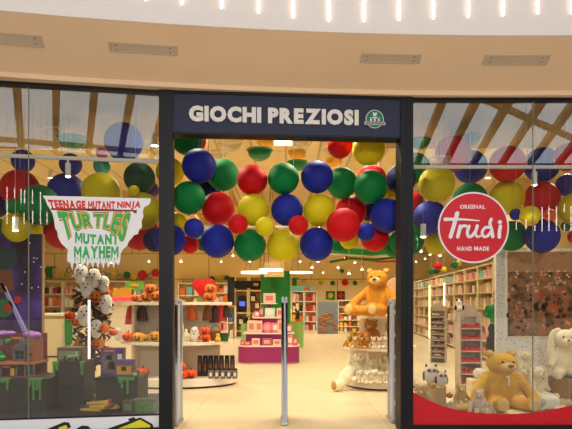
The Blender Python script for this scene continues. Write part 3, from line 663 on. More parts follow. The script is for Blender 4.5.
# ================================================================ SOFT TOYS (prototypes of unit size, facing the door)
def bear_proto(mat='fur_gold', pad='fur_light', label='x', pose=0):
    t = thing('teddy_bear', label, 'soft toy')
    mb = MB(); mb.ell((0, .02, .30), (.235, .2, .30)); mb.ell((0, 0, .48), (.17, .15, .16)); mb.ell((0, -.03, .77), (.205, .185, .175)); mb.ell((0, -.05, .71), (.19, .17, .12))
    if pose == 0:
        for s in (-1, 1):
            mb.cap((s*.17, .0, .53), (s*.33, -.06, .30), .09, .085); mb.cap((s*.33, -.06, .30), (s*.40, -.16, .10), .085, .09)
            mb.cap((s*.13, -.08, .11), (s*.20, -.36, .10), .12, .10); mb.ell((s*.20, -.43, .14), (.105, .07, .13))
    else:
        mb.cap((-.17, 0, .53), (-.36, -.1, .34), .09, .085); mb.cap((-.36, -.1, .34), (-.44, -.24, .2), .08, .085)
        mb.cap((.17, .0, .53), (.33, -.06, .30), .09, .085); mb.cap((.33, -.06, .30), (.34, -.16, .10), .085, .09)
        mb.cap((-.1, -.08, .11), (-.38, -.36, .10), .12, .10); mb.ell((-.42, -.42, .12), (.12, .08, .12))
        mb.cap((.1, -.08, .11), (.02, -.38, .12), .12, .10); mb.ell((.02, -.44, .14), (.11, .07, .14))
    link('body', fuse('body', mb, .022, MATS[mat]), t)
    for s in (-1, 1):
        e = MB().ell((s*.155, 0, .925), (.068, .04, .066)).build('ear', MATS[mat], t, True)
        MB().ell((s*.155, -.028, .925), (.042, .022, .042)).build('inner_ear', MATS[pad], e, True)
        MB().ell((s*.072, -.205, .805), (.017, .012, .017), 12, 8).build('eye', MATS['eye_black'], t, True)
    mz = MB().ell((0, -.2, .715), (.105, .085, .08)).build('muzzle', MATS[pad], t, True)
    MB().ell((0, -.278, .745), (.04, .024, .03), 14, 8).build('nose', MATS['nose_brown'], mz, True)
    MB().tube([(0, -.287, .72), (0, -.282, .69), (.02, -.272, .68)], .004, 6).build('mouth_stitch', MATS['nose_brown'], mz)
    f = ((-.20, -.43), (.20, -.43)) if pose == 0 else ((-.42, -.42), (.02, -.44))
    for x, y in f: MB().ell((x, y-.052, .14), (.075, .028, .1)).build('foot_pad', MATS[pad], t, True)
    return t
def rabbit_proto(mat='fur_cream', label='x'):
    t = thing('toy_rabbit', label, 'soft toy')
    mb = MB(); mb.ell((0, .02, .27), (.2, .17, .27)); mb.ell((0, -.03, .72), (.18, .165, .175)); mb.ell((0, -.08, .66), (.13, .13, .1)); mb.ell((0, 0, .5), (.12, .11, .12))
    for s in (-1, 1):
        mb.cap((s*.13, 0, .48), (s*.24, -.13, .24), .07, .065); mb.cap((s*.1, -.08, .09), (s*.2, -.4, .08), .1, .08); mb.ell((s*.2, -.45, .1), (.08, .06, .1))
    link('body', fuse('body', mb, .022, MATS[mat]), t)
    for s in (-1, 1):
        mb = MB()
        for k in range(9):
            u = k/8; mb.ell((s*(.1+.12*math.sin(min(1, u*1.6)*PI/2)), -.02-.05*u, .87+.035*math.sin(u*3)-.5*u**1.5), (.045+.03*u, .035, .06+.03*u), 12, 8)
        link('ear', fuse('ear', mb, .02, MATS[mat], 3), t)
        MB().ell((s*.065, -.185, .76), (.015, .01, .018), 12, 8).build('eye', MATS['eye_black'], t, True)
        MB().ell((s*.2, -.495, .1), (.05, .022, .07)).build('foot_pad', MATS['fur_light'], t, True)
    mz = MB().ell((0, -.19, .68), (.07, .05, .05)).build('muzzle', MATS['fur_light'], t, True)
    MB().ell((0, -.24, .705), (.026, .016, .02), 14, 8).build('nose', MATS['nose_brown'], mz, True)
    return t
def owl_proto(label='x'):
    t = thing('toy_owl', label, 'soft toy')
    mb = MB(); mb.ell((0, 0, .42), (.34, .28, .42)); mb.ell((0, 0, .75), (.3, .25, .25)); link('body', fuse('body', mb, .03, MATS['fur_white']), t)
    for s in (-1, 1):
        MB().ell((s*.33, .02, .42), (.06, .13, .26)).build('wing', M('fur_dark', (96, 54, 40), .95, bump=.6), t, True)
        e = MB().ell((s*.12, -.23, .74), (.1, .05, .1)).build('eye_ring', M('fur_mid', (160, 104, 74), .9), t, True)
        MB().ell((s*.12, -.28, .74), (.045, .02, .045)).build('eye', MATS['eye_black'], e, True)
        MB().cone((s*.2, 0, .92), (s*.25, 0, 1.06), .08, .02).build('ear_tuft', MATS['fur_dark'], t, True)
        MB().ell((s*.13, -.2, .04), (.09, .1, .05)).build('foot', MATS['pumpkin_yellow'], t, True)
    MB().cone((0, -.25, .68), (0, -.33, .6), .05, .005).build('beak', MATS['pumpkin_yellow'], t, True)
    return t
def lamb_proto(label='x'):
    t = thing('toy_lamb', label, 'soft toy')
    mb = MB(); mb.ell((.12, 0, .36), (.42, .26, .34)); mb.cap((-.15, -.1, .15), (-.35, -.25, .1), .1, .09); mb.cap((.3, -.1, .15), (.25, -.3, .1), .1, .09)
    link('body', fuse('body', mb, .03, MATS['fur_white']), t)
    h = MB(); h.ell((-.3, -.18, .42), (.17, .18, .18)); h.ell((-.36, -.3, .36), (.1, .1, .09)); hd = link('head', fuse('head', h, .025, MATS['fur_grey']), t)
    for s in (-1, 1): MB().ell((-.3+s*.19, -.16, .38), (.06, .05, .15), rot=(0, s*-.4, 0)).build('ear', MATS['fur_grey'], hd, True); MB().ell((-.33+s*.06, -.345, .44), .018).build('eye', MATS['eye_black'], hd, True)
    MB().ell((-.38, -.395, .38), (.03, .015, .02)).build('nose', MATS['eye_black'], hd, True)
    return t
def pumpkin_proto(mat, face=True, label='x'):
    t = thing('pumpkin', label, 'pumpkin')
    prof = [(0, .06)]+[(.5*math.sin(a)**.8, .4-.38*math.cos(a)) for a in [PI*k/14 for k in range(1, 14)]]+[(0, .7)]
    MB().lathe(prof, 48, wob=lambda a: 1-.07*abs(math.sin(a*5))**.6*0-.05*(1+math.cos(a*10))).build('body', MATS[mat], t, True)
    MB().tube([(0, 0, .68), (.01, 0, .82), (.06, 0, .92)], .05, 8).build('stem', MATS['stem_green'], t, True)
    if face:
        for s in (-1, 1): MB().prism([(s*.17-.07, .44), (s*.17+.07, .44), (s*.17+s*-.02, .57)], -.5, -.38).build('eye', MATS['dark'], t)
        MB().prism([(-.24, .34), (-.14, .27), (-.07, .29), (-.04, .22), (.05, .22), (.08, .29), (.14, .27), (.24, .34), (.16, .16), (0, .12), (-.16, .16)], -.5, -.36).build('mouth', MATS['dark'], t)
    return t
def ghost_proto(label='x'):
    t = thing('toy_ghost', label, 'soft toy')
    mb = MB(); mb.ell((0, 0, .62), (.3, .24, .36)); mb.ell((0, 0, .3), (.25, .2, .28)); mb.cap((-.2, -.02, .45), (-.36, -.1, .4), .07, .05); mb.cap((.2, -.02, .45), (.36, -.1, .4), .07, .05)
    link('body', fuse('body', mb, .035, MATS['fur_white']), t)
    for s in (-1, 1): MB().ell((s*.1, -.235, .7), (.035, .02, .045)).build('eye', MATS['eye_black'], t, True)
    MB().ell((0, -.25, .54), (.05, .025, .04)).build('mouth', MATS['nose_brown'], t, True)
    return t
KEEP = {}
def use(proto, loc, rz, label, sc, group=None):
    """the first use moves the prototype itself, later ones copy it"""
    if proto.name not in KEEP:
        KEEP[proto.name] = 1; proto.location = loc; proto.rotation_euler = (0, 0, rz); proto.scale = (sc,)*3 if isinstance(sc, (int, float)) else sc
        proto['label'] = label
        if group: proto['group'] = group
        return proto
    return dup(proto, loc, rz, label, group, sc)
bear_g = bear_proto(pad='fur_pad'); bear_p = bear_proto(pose=1, mat='fur_gold', pad='fur_pad'); bear_b = bear_proto('fur_brown', 'fur_tan'); bear_t = bear_proto('fur_tan', 'fur_light'); bear_w = bear_proto('fur_pink', 'fur_light')
rab = rabbit_proto(); owl = owl_proto(); lamb = lamb_proto()
pk_o = pumpkin_proto('pumpkin'); pk_b = pumpkin_proto('pumpkin_bright'); pk_y = pumpkin_proto('pumpkin_yellow'); pk_w = pumpkin_proto('pumpkin_white', False); ghost = ghost_proto()
def toy(proto, px, pbase, Z, hpx, label, rz=0, group=None, wide=1, base=None, tall=1):
    p = P(px, pbase, Z)
    if base is not None: p.z = base
    s = S(hpx, Z)/tall; return use(proto, p, rz, label, (s*wide, s*wide, s), group)

# ================================================================ RIGHT WINDOW DISPLAY
RB = .10
mb = MB(); mb.bb((1.48, 6.2, 0), (4.3, 7.75, RB)); tag(mb.build('display_platform', MATS['cream']), 'low cream platform under the soft toys in the right window', 'platform')
toy(bear_g, 500.5, 0, 7.0, 57, 'large golden teddy bear sitting in the middle of the right window', .08, base=RB, wide=1.34)
b = KEEP; ribbon = MB().box((-.0, -.225, .47), (.02, .008, .13)).box((.0, -.2, .55), (.05, .02, .03)).build('ribbon', MATS['white'], bear_g)
# dotted display panel with a big picture
dp = thing('picture_stand', 'white dotted panel holding a big dark picture, right window', 'panel', (3.19, 8.2, 0))
dm = bpy.data.materials.new('dotted'); MATS['dotted'] = dm; dm.use_nodes = True; nt = dm.node_tree; pb = nt.nodes['Principled BSDF']; pb.inputs['Roughness'].default_value = .6
tc = nt.nodes.new('ShaderNodeTexCoord'); vo = nt.nodes.new('ShaderNodeTexVoronoi'); vo.inputs['Scale'].default_value = 26; vo.inputs['Randomness'].default_value = .7
cr = nt.nodes.new('ShaderNodeValToRGB'); cr.color_ramp.elements[0].position = .2; cr.color_ramp.elements[0].color = lin((140, 140, 150)); cr.color_ramp.elements[1].position = .3; cr.color_ramp.elements[1].color = lin((228, 228, 228))
nt.links.new(tc.outputs['Object'], vo.inputs['Vector']); nt.links.new(vo.outputs['Distance'], cr.inputs[0]); nt.links.new(cr.outputs[0], pb.inputs['Base Color'])
zt = P(0, 248, 8.2).z; X0 = S(507-496, 8.2)
MB().bb((0, 0, 0), (2.6, .06, zt)).build('board', MATS['dotted'], dp)
zb, ztp = P(0, 336, 8.2).z, P(0, 252, 8.2).z
MB().bb((X0-.02, -.02, zb-.02), (2.5, 0, ztp+.02)).build('picture_frame', MATS['white'], dp)
pm = bpy.data.materials.new('dark_picture'); pm.use_nodes = True; nt = pm.node_tree; pb = nt.nodes['Principled BSDF']; pb.inputs['Roughness'].default_value = .35
tc = nt.nodes.new('ShaderNodeTexCoord'); n1 = nt.nodes.new('ShaderNodeTexNoise'); n1.inputs['Scale'].default_value = 8; n1.inputs['Detail'].default_value = 9
cr = nt.nodes.new('ShaderNodeValToRGB'); E = cr.color_ramp.elements; E[0].position = .36; E[0].color = lin((60, 44, 36)); E[1].position = .72; E[1].color = lin((230, 190, 160))
e = E.new(.47); e.color = lin((132, 96, 70)); e = E.new(.56); e.color = lin((160, 116, 86)); e = E.new(.62); e.color = lin((170, 78, 46))
nt.links.new(tc.outputs['Object'], n1.inputs['Vector']); nt.links.new(n1.outputs[0], cr.inputs[0]); nt.links.new(cr.outputs[0], pb.inputs['Base Color'])
pic = MB().bb((X0, -.03, zb), (2.48, -.015, ztp)).build('picture', pm, dp)
# printed motifs: brick band at the top, a row of lights, blurred market goods
def blob(px, py, rx, ry, m, nm='picture_motif'):
    w_ = P(px, py, 8.17)-dp.location; mb = MB(); mb.prism([(w_.x+S(rx, 8.2)*math.cos(a)*(1+.2*math.sin(3*a+px)), w_.z+S(ry, 8.2)*math.sin(a)) for a in [k*PI/9 for k in range(18)]], -.036, -.03)
    return mb
mb = MB(); mb.bb((X0, -.034, P(0, 272, 8.2).z), (2.48, -.03, ztp)); mb.build('picture_brickwork', M('brick_print', (184, 146, 112), .6, var=.35, vscale=12), pic)
rp = random.Random(5)
def blobs(lst, m):
    mb = MB()
    for a in lst: mb.mesh(blob(*a, None).data('t', m))
    mb.build('picture_motif', m, pic)
blobs([(516+rp.random()*54, 270+rp.random()*8, .9, .8) for _ in range(16)], M('print_white', (255, 240, 220), .5))
for nm, c, x0, x1, y0, y1, n, rr in (('print_red', (190, 74, 50), 540, 560, 292, 308, 14, 2.2), ('print_tan', (176, 134, 108), 514, 545, 300, 332, 22, 2), ('print_dark', (56, 38, 32), 507, 572, 294, 334, 26, 2.4),
        ('print_glow', (212, 172, 145), 512, 565, 279, 292, 18, 2.2), ('print_brown', (120, 70, 46), 545, 572, 312, 334, 16, 2.4), ('print_blush', (200, 150, 140), 512, 530, 300, 318, 8, 1.6)):
    blobs([(x0+rp.random()*(x1-x0), y0+rp.random()*(y1-y0), rr*rp.uniform(.4, 1.2), rr*rp.uniform(.4, 1.2)) for _ in range(n)], M(nm, c, .5))
# cream rabbits and other toys
toy(rab, 565, 0, 7.45, 53, 'big cream rabbit toy with long ears at the right edge of the window', -.25, base=.42, wide=1.15)
MB  # (stands on the straw bale below)
sb = thing('straw_bale', 'brown straw bale under the big cream rabbit', 'bale', (P(563, 0, 7.35).x, 7.4, RB))
MB().box((.1, 0, .16), (.62, .42, .32), bevel=.03).build('straw', M('straw', (150, 112, 66), .95, bump=1, bscale=70, var=.4, vscale=40), sb)
MB().box((0, 0, .16), (.012, .43, .33)).build('twine', MATS['wood'], sb)
toy(rab, 525, 0, 7.65, 24, 'small cream rabbit toy sitting high, behind the golden bear', 0, base=P(0, 373, 7.65).z, wide=1.15)
toy(rab, 537, 0, 7.3, 34, 'cream rabbit toy with hanging ears leaning beside the golden bear', .25, base=P(0, 397, 7.3).z, wide=1.15)
st = thing('display_step', 'cream two-level step under the small rabbits, right window', 'plinth', (P(529, 0, 7.5).x, 7.5, RB))
MB().bb((-.22, 0, 0), (.12, .22, P(0, 373, 7.65).z-RB)).build('upper_block', MATS['cream'], st); MB().bb((-.2, -.35, 0), (.32, -.01, P(0, 397, 7.3).z-RB)).build('lower_block', MATS['cream'], st)
toy(lamb, 546, 0, 6.75, 22, 'white lamb toy with grey face lying at the golden bear\'s foot', .1, base=RB, wide=1.2)
toy(rab, 568, 0, 6.75, 12, 'tiny cream toy rabbit beside the lying lamb', 0, base=RB)
cr_ = toy(pk_w, 479.5, 0, 7.6, 14, 'white pumpkin behind the golden bear\'s shoulder', 0, base=P(0, 379, 7.6).z, wide=.9)
st = thing('display_plinth', 'cream plinth under the white pumpkin', 'plinth', (P(479.5, 0, 7.6).x, 7.6, RB)); MB().box((0, 0, (P(0, 379, 7.6).z-RB)/2), (.3, .25, P(0, 379, 7.6).z-RB), bevel=.01).build('block', MATS['cream'], st)
# owls on a stump
stp = thing('tree_stump', 'pale round wooden stump under two owl toys', 'stump', (P(439.5, 0, 6.9).x, 6.9, RB))
hz = P(0, 387, 6.9).z-RB
MB().lathe([(0, 0), (.1, 0), (.088, .05), (.085, hz-.01), (.08, hz), (0, hz)], 24, wob=lambda a: 1+.04*math.sin(5*a)).build('trunk', MATS['wood'], stp, True)
MB().lathe([(0, hz+.002), (.07, hz+.002), (.07, hz)], 24).build('cut_face', MATS['cream'], stp, True)
toy(owl, 431, 0, 7.15, 19, 'brown and white owl toy sitting on the stump, the taller', -.1, base=P(0, 387, 6.9).z, wide=1.1)
toy(owl, 441.5, 0, 6.9, 16, 'white owl toy with brown wings at the front of the stump', .15, base=P(0, 387, 6.9).z, wide=1.1)
st = thing('display_plinth', 'cream plinth behind the stump with an owl on it', 'plinth', (P(430.5, 0, 7.2).x, 7.2, RB)); MB().box((0, 0, hz/2), (.26, .22, hz), bevel=.01).build('block', MATS['cream'], st)
toy(pk_y, 433, 0, 6.75, 7, 'small orange pumpkin below the owls', 0, base=P(0, 388, 6.75).z)
bt = toy(bear_t, 421, 0, 6.8, 25, 'beige teddy slumped by the black post, right window', -.5, base=RB, wide=1.25)
toy(bear_t, 461, 0, 6.85, 21, 'small tan toy with checked scarf left of the golden bear', .1, base=P(0, 404, 6.85).z)
toy(bear_w, 479, 0, 6.6, 24, 'small pale toy standing before the golden bear\'s arm', -.1, base=RB)
toy(bear_w, 490, 0, 6.55, 12, 'tiny pale toy at the golden bear\'s foot', .1, base=RB)
toy(bear_w, 452, 0, 6.62, 12, 'tiny pinkish toy near the red curved film', .1, base=RB)
toy(pk_o, 449.5, 0, 6.9, 7, 'tiny orange pumpkin right of the stump', 0, base=RB+.12)
rg = thing('plush_rug', 'flat tan plush rug in front of the golden bear', 'rug', (P(464, 0, 6.75).x, 6.8, RB)); mb = MB(); mb.ell((0, 0, .04), (.24, .2, .05)); mb.ell((.1, .05, .06), (.14, .1, .05)); link('pile', fuse('pile', mb, .02, MATS['fur_tan']), rg)
# cardboard towers behind
def tower(px, base_y, Z, wpx, top_y, n, body, shelf, label, rz, goods):
    p = P(px, base_y, Z); p.z = 0; t = thing('cardboard_stand', label, 'display stand', p, rz); W = S(wpx, Z); H = EYE+(HY-top_y)/F*Z; D = .24
    mb = MB(); mb.box((-W/2+.012, 0, H*.46), (.024, D, H*.92)); mb.box((W/2-.012, 0, H*.46), (.024, D, H*.92)); mb.box((0, D/2, H*.47), (W, .02, H*.94))
    mb.build('body', body, t)
    mb = MB(); mb.prism([(-W/2, H*.86), (W/2, H*.86), (W*.36, H*.95), (W*.18, H), (-W*.18, H), (-W*.36, H*.95)], D/2-.05, D/2-.02); mb.build('header', body, t)
    for i in range(n):
        z = .12+(H*.86-.12)*i/n
        MB().box((0, -.01, z), (W-.05, D, .02)).build('shelf', body, t); MB().box((0, -D/2, z+.02), (W-.05, .015, .06)).build('shelf_lip', shelf, t)
        k = int(W/.07)
        for j in range(k):
            m_ = random.choice(goods); hh = random.uniform(.05, .09); x = -W/2+.06+j*(W-.12)/max(1, k-1); v = Vector((x, -D/2+.06, z+.011)); v.rotate(Euler((0, 0, rz))); v += p
            o = MB().box((0, 0, hh/2), (.05, .05, hh), bevel=.006).build('boxed_toy', MATS[m_]); o.location = v; o.rotation_euler = (0, 0, rz)
            tag(o, m_.replace('g_', '').replace('_', ' ')+' small boxed toy on the '+('leaning' if wpx < 18 else 'red-edged')+' cardboard stand, '+['bottom', 'second', 'third', 'fourth', 'fifth', 'sixth', 'seventh', 'eighth'][i]+' shelf, '+['first', 'second', 'third', 'fourth', 'fifth', 'sixth', 'seventh'][j]+' from left', 'toy', 'goods on the '+('leaning' if wpx < 18 else 'red-edged')+' stand')
for nm, c in (('g_red', (190, 40, 34)), ('g_dark', (60, 40, 34)), ('g_white', (230, 220, 205)), ('g_pink', (226, 160, 158)), ('g_blue', (80, 110, 170)), ('g_yellow', (230, 180, 60)), ('g_green', (70, 140, 80)), ('g_brown', (130, 80, 50)), ('g_orange', (222, 110, 40)), ('g_teal', (120, 190, 185)), ('g_cream', (232, 208, 170)), ('g_tan', (200, 160, 120)), ('g_rose', (206, 120, 116))): M(nm, c, .5)
CARD = M('card_grey', (178, 160, 136), .8)
tower(438.5, 362, 13, 15, 303, 8, CARD, M('card_dark', (120, 90, 66), .8), 'tall leaning cardboard stand with dark toys further back in shop', -.4, ['g_dark', 'g_red', 'g_white'])
tower(468.5, 394, 8.7, 22, 305, 6, M('card_pale', (196, 178, 160), .8), M('g_red'), 'grey cardboard tower with red shelf edges behind the golden bear', -.02, ['g_red'])

# ================================================================ SHOPPER behind the panel
ps = thing('person', 'shopper in green top and black skirt half hidden behind the dotted panel', 'person', (P(497.5, 0, 11.2).x, 11.2, 0), -.4)
mb = MB(); mb.cap((-.09, 0, .08), (-.09, 0, .48), .05, .06); mb.cap((-.09, 0, .48), (-.08, 0, .86), .065, .085); mb.cap((.09, 0, .08), (.09, 0, .48), .05, .06); mb.cap((.09, 0, .48), (.08, 0, .86), .065, .085)
mb.ell((-.09, -.06, .04), (.045, .12, .04)); mb.ell((.09, -.06, .04), (.045, .12, .04)); mb.ell((0, 0, .95), (.16, .11, .14)); mb.ell((0, 0, 1.15), (.14, .1, .2)); mb.ell((0, 0, 1.3), (.18, .1, .12))
mb.cap((0, 0, 1.38), (0, -.01, 1.48), .055, .05); mb.ell((0, -.02, 1.57), (.078, .095, .115))
for s in (-1, 1):
    mb.cap((s*.18, 0, 1.34), (s*.24, 0, 1.06), .05, .042); mb.cap((s*.24, 0, 1.06), (s*.2, -.14, .86), .04, .03); mb.ell((s*.19, -.18, .81), (.035, .045, .06))
    for k in range(4): mb.cap((s*(.17+.018*k), -.2, .79), (s*(.165+.018*k), -.22+.005*k, .73), .010, .009)
    mb.cap((s*.17, -.2, .83), (s*.145, -.23, .79), .012, .010)
link('body', fuse('body', mb, .018, M('skin', (200, 150, 120), .6), 2), ps)
mb = MB(); mb.ell((0, 0, 1.14), (.155, .118, .24)); mb.ell((0, 0, 1.3), (.195, .118, .13))
for s in (-1, 1): mb.cap((s*.18, 0, 1.34), (s*.22, 0, 1.17), .062, .058)
link('green_top', fuse('green_top', mb, .02, M('cloth_green', (16, 120, 60), .8)), ps)
MB().lathe([(.15, 1.0), (.19, .9), (.22, .6), (.24, .42), (.22, .42)], 24, sy=.75).build('skirt', M('cloth_black', (24, 20, 24), .85), ps, True)
mb = MB(); mb.ell((0, .02, 1.61), (.09, .1, .1)); mb.ell((0, .07, 1.5), (.085, .05, .14)); link('hair', fuse('hair', mb, .018, M('hair', (50, 32, 22), .7)), ps)
for s in (-1, 1): MB().ell((s*.03, -.105, 1.58), .011).build('eye', MATS['eye_black'], ps, True)
MB().ell((0, -.118, 1.555), (.014, .02, .022)).build('nose', MATS['skin'], ps, True); MB().ell((0, -.1, 1.515), (.026, .01, .008)).build('mouth', M('lips', (160, 80, 76), .5), ps, True)
for s in (-1, 1): MB().ell((s*.079, -.01, 1.565), (.012, .02, .03)).build('ear', MATS['skin'], ps, True)
# ================================================================ LEFT WINDOW DISPLAY
PF = .215
mb = MB(); a, b = PL.a-PL.n*.08, PL.b-PL.n*.08+PL.d*.0
ptsf = [(a.x, a.y), (b.x-.08, b.y), (b.x-.2, b.y+1.35), (a.x-.2, a.y+1.5)]
mb.prismz(ptsf, 0, PF); tag(mb.build('display_platform', M('platform_purple', (34, 26, 48), .5)), 'low dark platform along the left window', 'platform')
def slime(par, xs, z, y, lens, mat='slime', nm='slime_drip'):
    mb = MB(); x0, x1 = xs; n = len(lens); mb.box(((x0+x1)/2, y, z-.012), (x1-x0, .02, .036), bevel=.008)
    for i, l in enumerate(lens):
        x = x0+(x1-x0)*(i+.5)/n
        if l: mb.cone((x, y, z-.01), (x, y, z-l), .017, .012, seg=10); mb.ell((x, y, z-l), .015, 10, 8)
    mb.box(((x0+x1)/2, y+.02, z+.004), (x1-x0, .06, .008)); return mb.build(nm, MATS[mat], par, True)
def pedestal(px0, px1, ytop, Z, D, label, layers, drips):
    c = P((px0+px1)/2, 0, Z); W = S(px1-px0, Z); H = P(0, ytop, Z).z-PF; t = thing('plinth', label, 'plinth', (c.x, Z+D/2, PF))
    z = 0
    for i, f in enumerate(layers):
        MB().box((0, 0, z+f*H/2-.012), (W*.96, D*.97, f*H-.024)).build('block', MATS['charcoal'], t); z += f*H
        MB().box((0, 0, z-.012), (W, D, .024)).build('top_slab', M('slab_dark', (30, 26, 24), .5), t)
    for (dx0, dx1, lens) in drips:
        x0 = P(dx0, 0, Z).x-c.x; x1 = P(dx1, 0, Z).x-c.x; slime(t, (x0, x1), H-.0, -D/2-.008, [S(v, Z) for v in lens])
    return t, H+PF
p1, h1 = pedestal(-16, 48, 379, 6.15, .55, 'wide black plinth with green slime under the toy playset', [1], [(-4, 10, [6, 3, 10]), (29, 42, [6, 20, 10, 20])])
p2, h2 = pedestal(54, 83.5, 362, 6.45, .4, 'tall black two-part plinth with green slime, left window', [.42, .58], [(52.5, 59, [20, 7]), (80, 84.5, [12])])
p3, h3 = pedestal(94, 138, 378, 6.25, .5, 'black plinth with green slime under a purple toy box', [1], [(118, 135, [4, 9, 2, 15, 2, 1])])
# playset
W = S(62, 6.3); t = thing('toy_playset', 'two-storey toy sewer building playset on the wide black plinth', 'playset', (P(8, 0, 6.35).x, 6.4, h1))
x = lambda px: P(px, 0, 6.35).x-P(8, 0, 6.35).x
zz = lambda py: P(0, py, 6.35).z-h1
mb = MB(); mb.bb((x(-20), .18, 0), (x(38), .2, zz(334))); mb.build('back_wall', M('play_red', (122, 54, 46), .7, var=.3, vscale=18), t)
mb = MB(); mb.bb((x(-20), -.16, zz(363.5)), (x(39.5), .2, zz(361.5))); mb.build('upper_deck', M('play_orange', (206, 122, 80), .6), t)
mb = MB(); mb.bb((x(-20), -.18, 0), (x(40), .2, .02)); mb.build('base_deck', MATS['play_red'], t)
GW = M('play_grey', (120, 112, 116), .6)
mb = MB()
mb.bb((x(11), -.02, zz(361.5)), (x(14), .04, zz(348))); mb.bb((x(22.5), -.02, zz(361.5)), (x(26), .04, zz(348))); mb.bb((x(11), -.02, zz(351)), (x(26), .04, zz(347))); mb.bb((x(11), -.02, zz(361.5)), (x(26), .04, zz(359.5)))
mb.prism([(x(10), zz(348)), (x(27), zz(348)), (x(18.5), zz(342.5))], -.03, .05); mb.build('house_front', GW, t)
w_ = MB().bb((x(14), 0, zz(359.5)), (x(22.5), .03, zz(351))).build('house_window', MATS['dark'], t)
mb = MB(); mb.bb((x(18), -.01, zz(359.5)), (x(18.6), .0, zz(351))); mb.bb((x(14), -.01, zz(355.4)), (x(22.5), .0, zz(354.9))); mb.build('window_bars', GW, w_)
for px in (27, 36): MB().cone((x(px), -.1, 0), (x(px), -.1, zz(336)), .012).build('tower_pole', GW, t)
mb = MB()
for i in range(9): mb.bb((x(31.5), -.1, .02+i*.035), (x(36), -.09, .03+i*.035))
mb.build('ladder', M('play_dark', (60, 50, 60), .6), t)
MB().bb((x(24), .0, .02), (x(29), .03, zz(366))).build('door_panel', M('play_teal', (70, 130, 126), .6), t)
MB().prism([(x(13), zz(345)), (x(26), zz(345)), (x(26), zz(339)), (x(13), zz(339))], .1, .14).build('roof_panel', MATS['play_orange'], t)
MB().bb((x(29), -.12, zz(361.5)), (x(37), .12, zz(338))).build('orange_tower', M('play_tower', (170, 96, 60), .6, var=.4, vscale=25), t)
mb = MB(); mb.ell((x(28), 0, zz(335)), (.08, .1, .05)); mb.ell((x(33), 0, zz(336)), (.07, .1, .05)); mb.build('roof_dome', M('play_lilac', (170, 110, 190), .5), t, True)
MB().ell((x(8), -.05, zz(341)), .034).build('green_ball', M('play_green', (40, 160, 70), .4), t, True)
mb = MB(); mb.ell((x(-2), -.02, zz(358)), (.08, .06, .04)); mb.cone((x(0), 0, zz(361)), (x(0), 0, zz(352)), .03); mb.build('green_pipe', MATS['play_green'], t, True)
mb = MB(); mb.ell((x(0), 0, zz(334)), (.1, .1, .04)); mb.ell((x(8), 0, zz(333.5)), (.06, .08, .03)); mb.build('roof_cloud', MATS['play_lilac'], t, True)
rt = random.Random(21)
for px, py, w_, h_, c_ in ((-8, 372, 6, 10, 'play_orange'), (3, 372, 4, 8, 'play_grey'), (8, 350, 4, 5, 'play_dark'), (4, 342, 4, 5, 'play_teal'), (20, 337.5, 10, 2, 'play_orange'), (29, 352, 1.5, 18, 'play_dark'), (33, 345, 3, 3, 'play_green'), (33, 354, 4, 2, 'play_dark'), (20, 372, 2, 12, 'play_grey'), (10, 366, 8, 1.4, 'play_orange'), (16.5, 371, 4, 7, 'g_yellow'), (34, 370, 4, 1, 'play_grey'), (34, 374, 4, 1, 'play_grey'), (3, 352, 7, 2.5, 'play_green'), (24, 342, 3, 5, 'play_teal')):
    MB().box((x(px), -.14+rt.random()*.03, zz(py)), (S(w_, 6.3), .02, S(h_, 6.3)), bevel=.003).build('play_detail', MATS.get(c_) or M(c_, (230, 180, 60), .5), t)
# packaged toys
def card_box(nm, label, px0, px1, y0, y1, Z, D, base, mat, parts):
    c = P((px0+px1)/2, 0, Z); W = S(px1-px0, Z); H = S(y1-y0, Z); t = thing(nm, label, 'toy box', (c.x, Z+D/2, base))
    MB().box((0, 0, H/2), (W, D, H), bevel=.004).build('box', mat, t)
    for (n, m_, fx, fz, fw, fh) in parts: MB().box((fx*W, -D/2-.004, fz*H), (fw*W, .008, fh*H), bevel=.003).build(n, m_, t)
    return t
card_box('toy_box', 'brown window box of green toy motorbike on the tall plinth', 57, 82, 348, 362, 6.5, .2, h2, M('box_brown', (112, 88, 76), .4), [('window', M('box_window', (146, 140, 122), .15), 0, .45, .86, .6)])
mb = MB(); t = thing('toy_motorbike', 'small green and white toy motorbike before the brown box', 'toy', (P(72, 0, 6.45).x, 6.47, h2))
for xx in (-.07, .07):
    wv = MB(); wv.lathe([(.026, -.01), (.036, -.01), (.036, .01), (.026, .01)], 16)
    bmesh.ops.rotate(wv.bm, verts=wv.bm.verts, cent=(0, 0, 0), matrix=Matrix.Rotation(PI/2, 3, 'X')); bmesh.ops.translate(wv.bm, verts=wv.bm.verts, vec=(xx, 0, .036)); wv.build('wheel', MATS['dark'], t, True)
MB().cap((-.05, 0, .06), (.06, 0, .07), .02, .016).build('body', M('bike_green', (120, 200, 80), .4), t, True)
MB().tube([(.07, 0, .036), (.04, 0, .11), (.055, 0, .12)], .006).build('handlebar', MATS['white'], t)
card_box('toy_box', 'purple window toy box standing on the right black plinth', 100.5, 123, 350, 377.5, 6.45, .12, h3, M('box_purple', (104, 62, 128), .4, var=.3, vscale=20), [('window', M('box_window2', (130, 110, 110), .2), -.08, .45, .6, .7), ('figure_brown', M('fig_brown', (150, 96, 60), .5), -.1, .66, .3, .2), ('figure_white', MATS['white'], -.34, .6, .1, .16), ('title_strip', M('box_orange', (220, 120, 60), .5), -.1, .9, .5, .08), ('figure_green', M('fig_green', (70, 150, 80), .5), .0, .38, .3, .3), ('figure_blue', MATS['g_blue'], -.02, .28, .36, .14), ('white_badge', MATS['white'], .36, .68, .2, .22)])
card_box('toy_box', 'small yellow and orange toy pack leaning on the purple box', 115, 133.5, 360, 377.5, 6.3, .1, h3, M('box_violet', (110, 80, 130), .4), [('face', M('pack_yellow', (232, 160, 40), .5), .0, .42, .8, .5), ('figure', MATS['fig_green'], -.02, .5, .3, .3)])
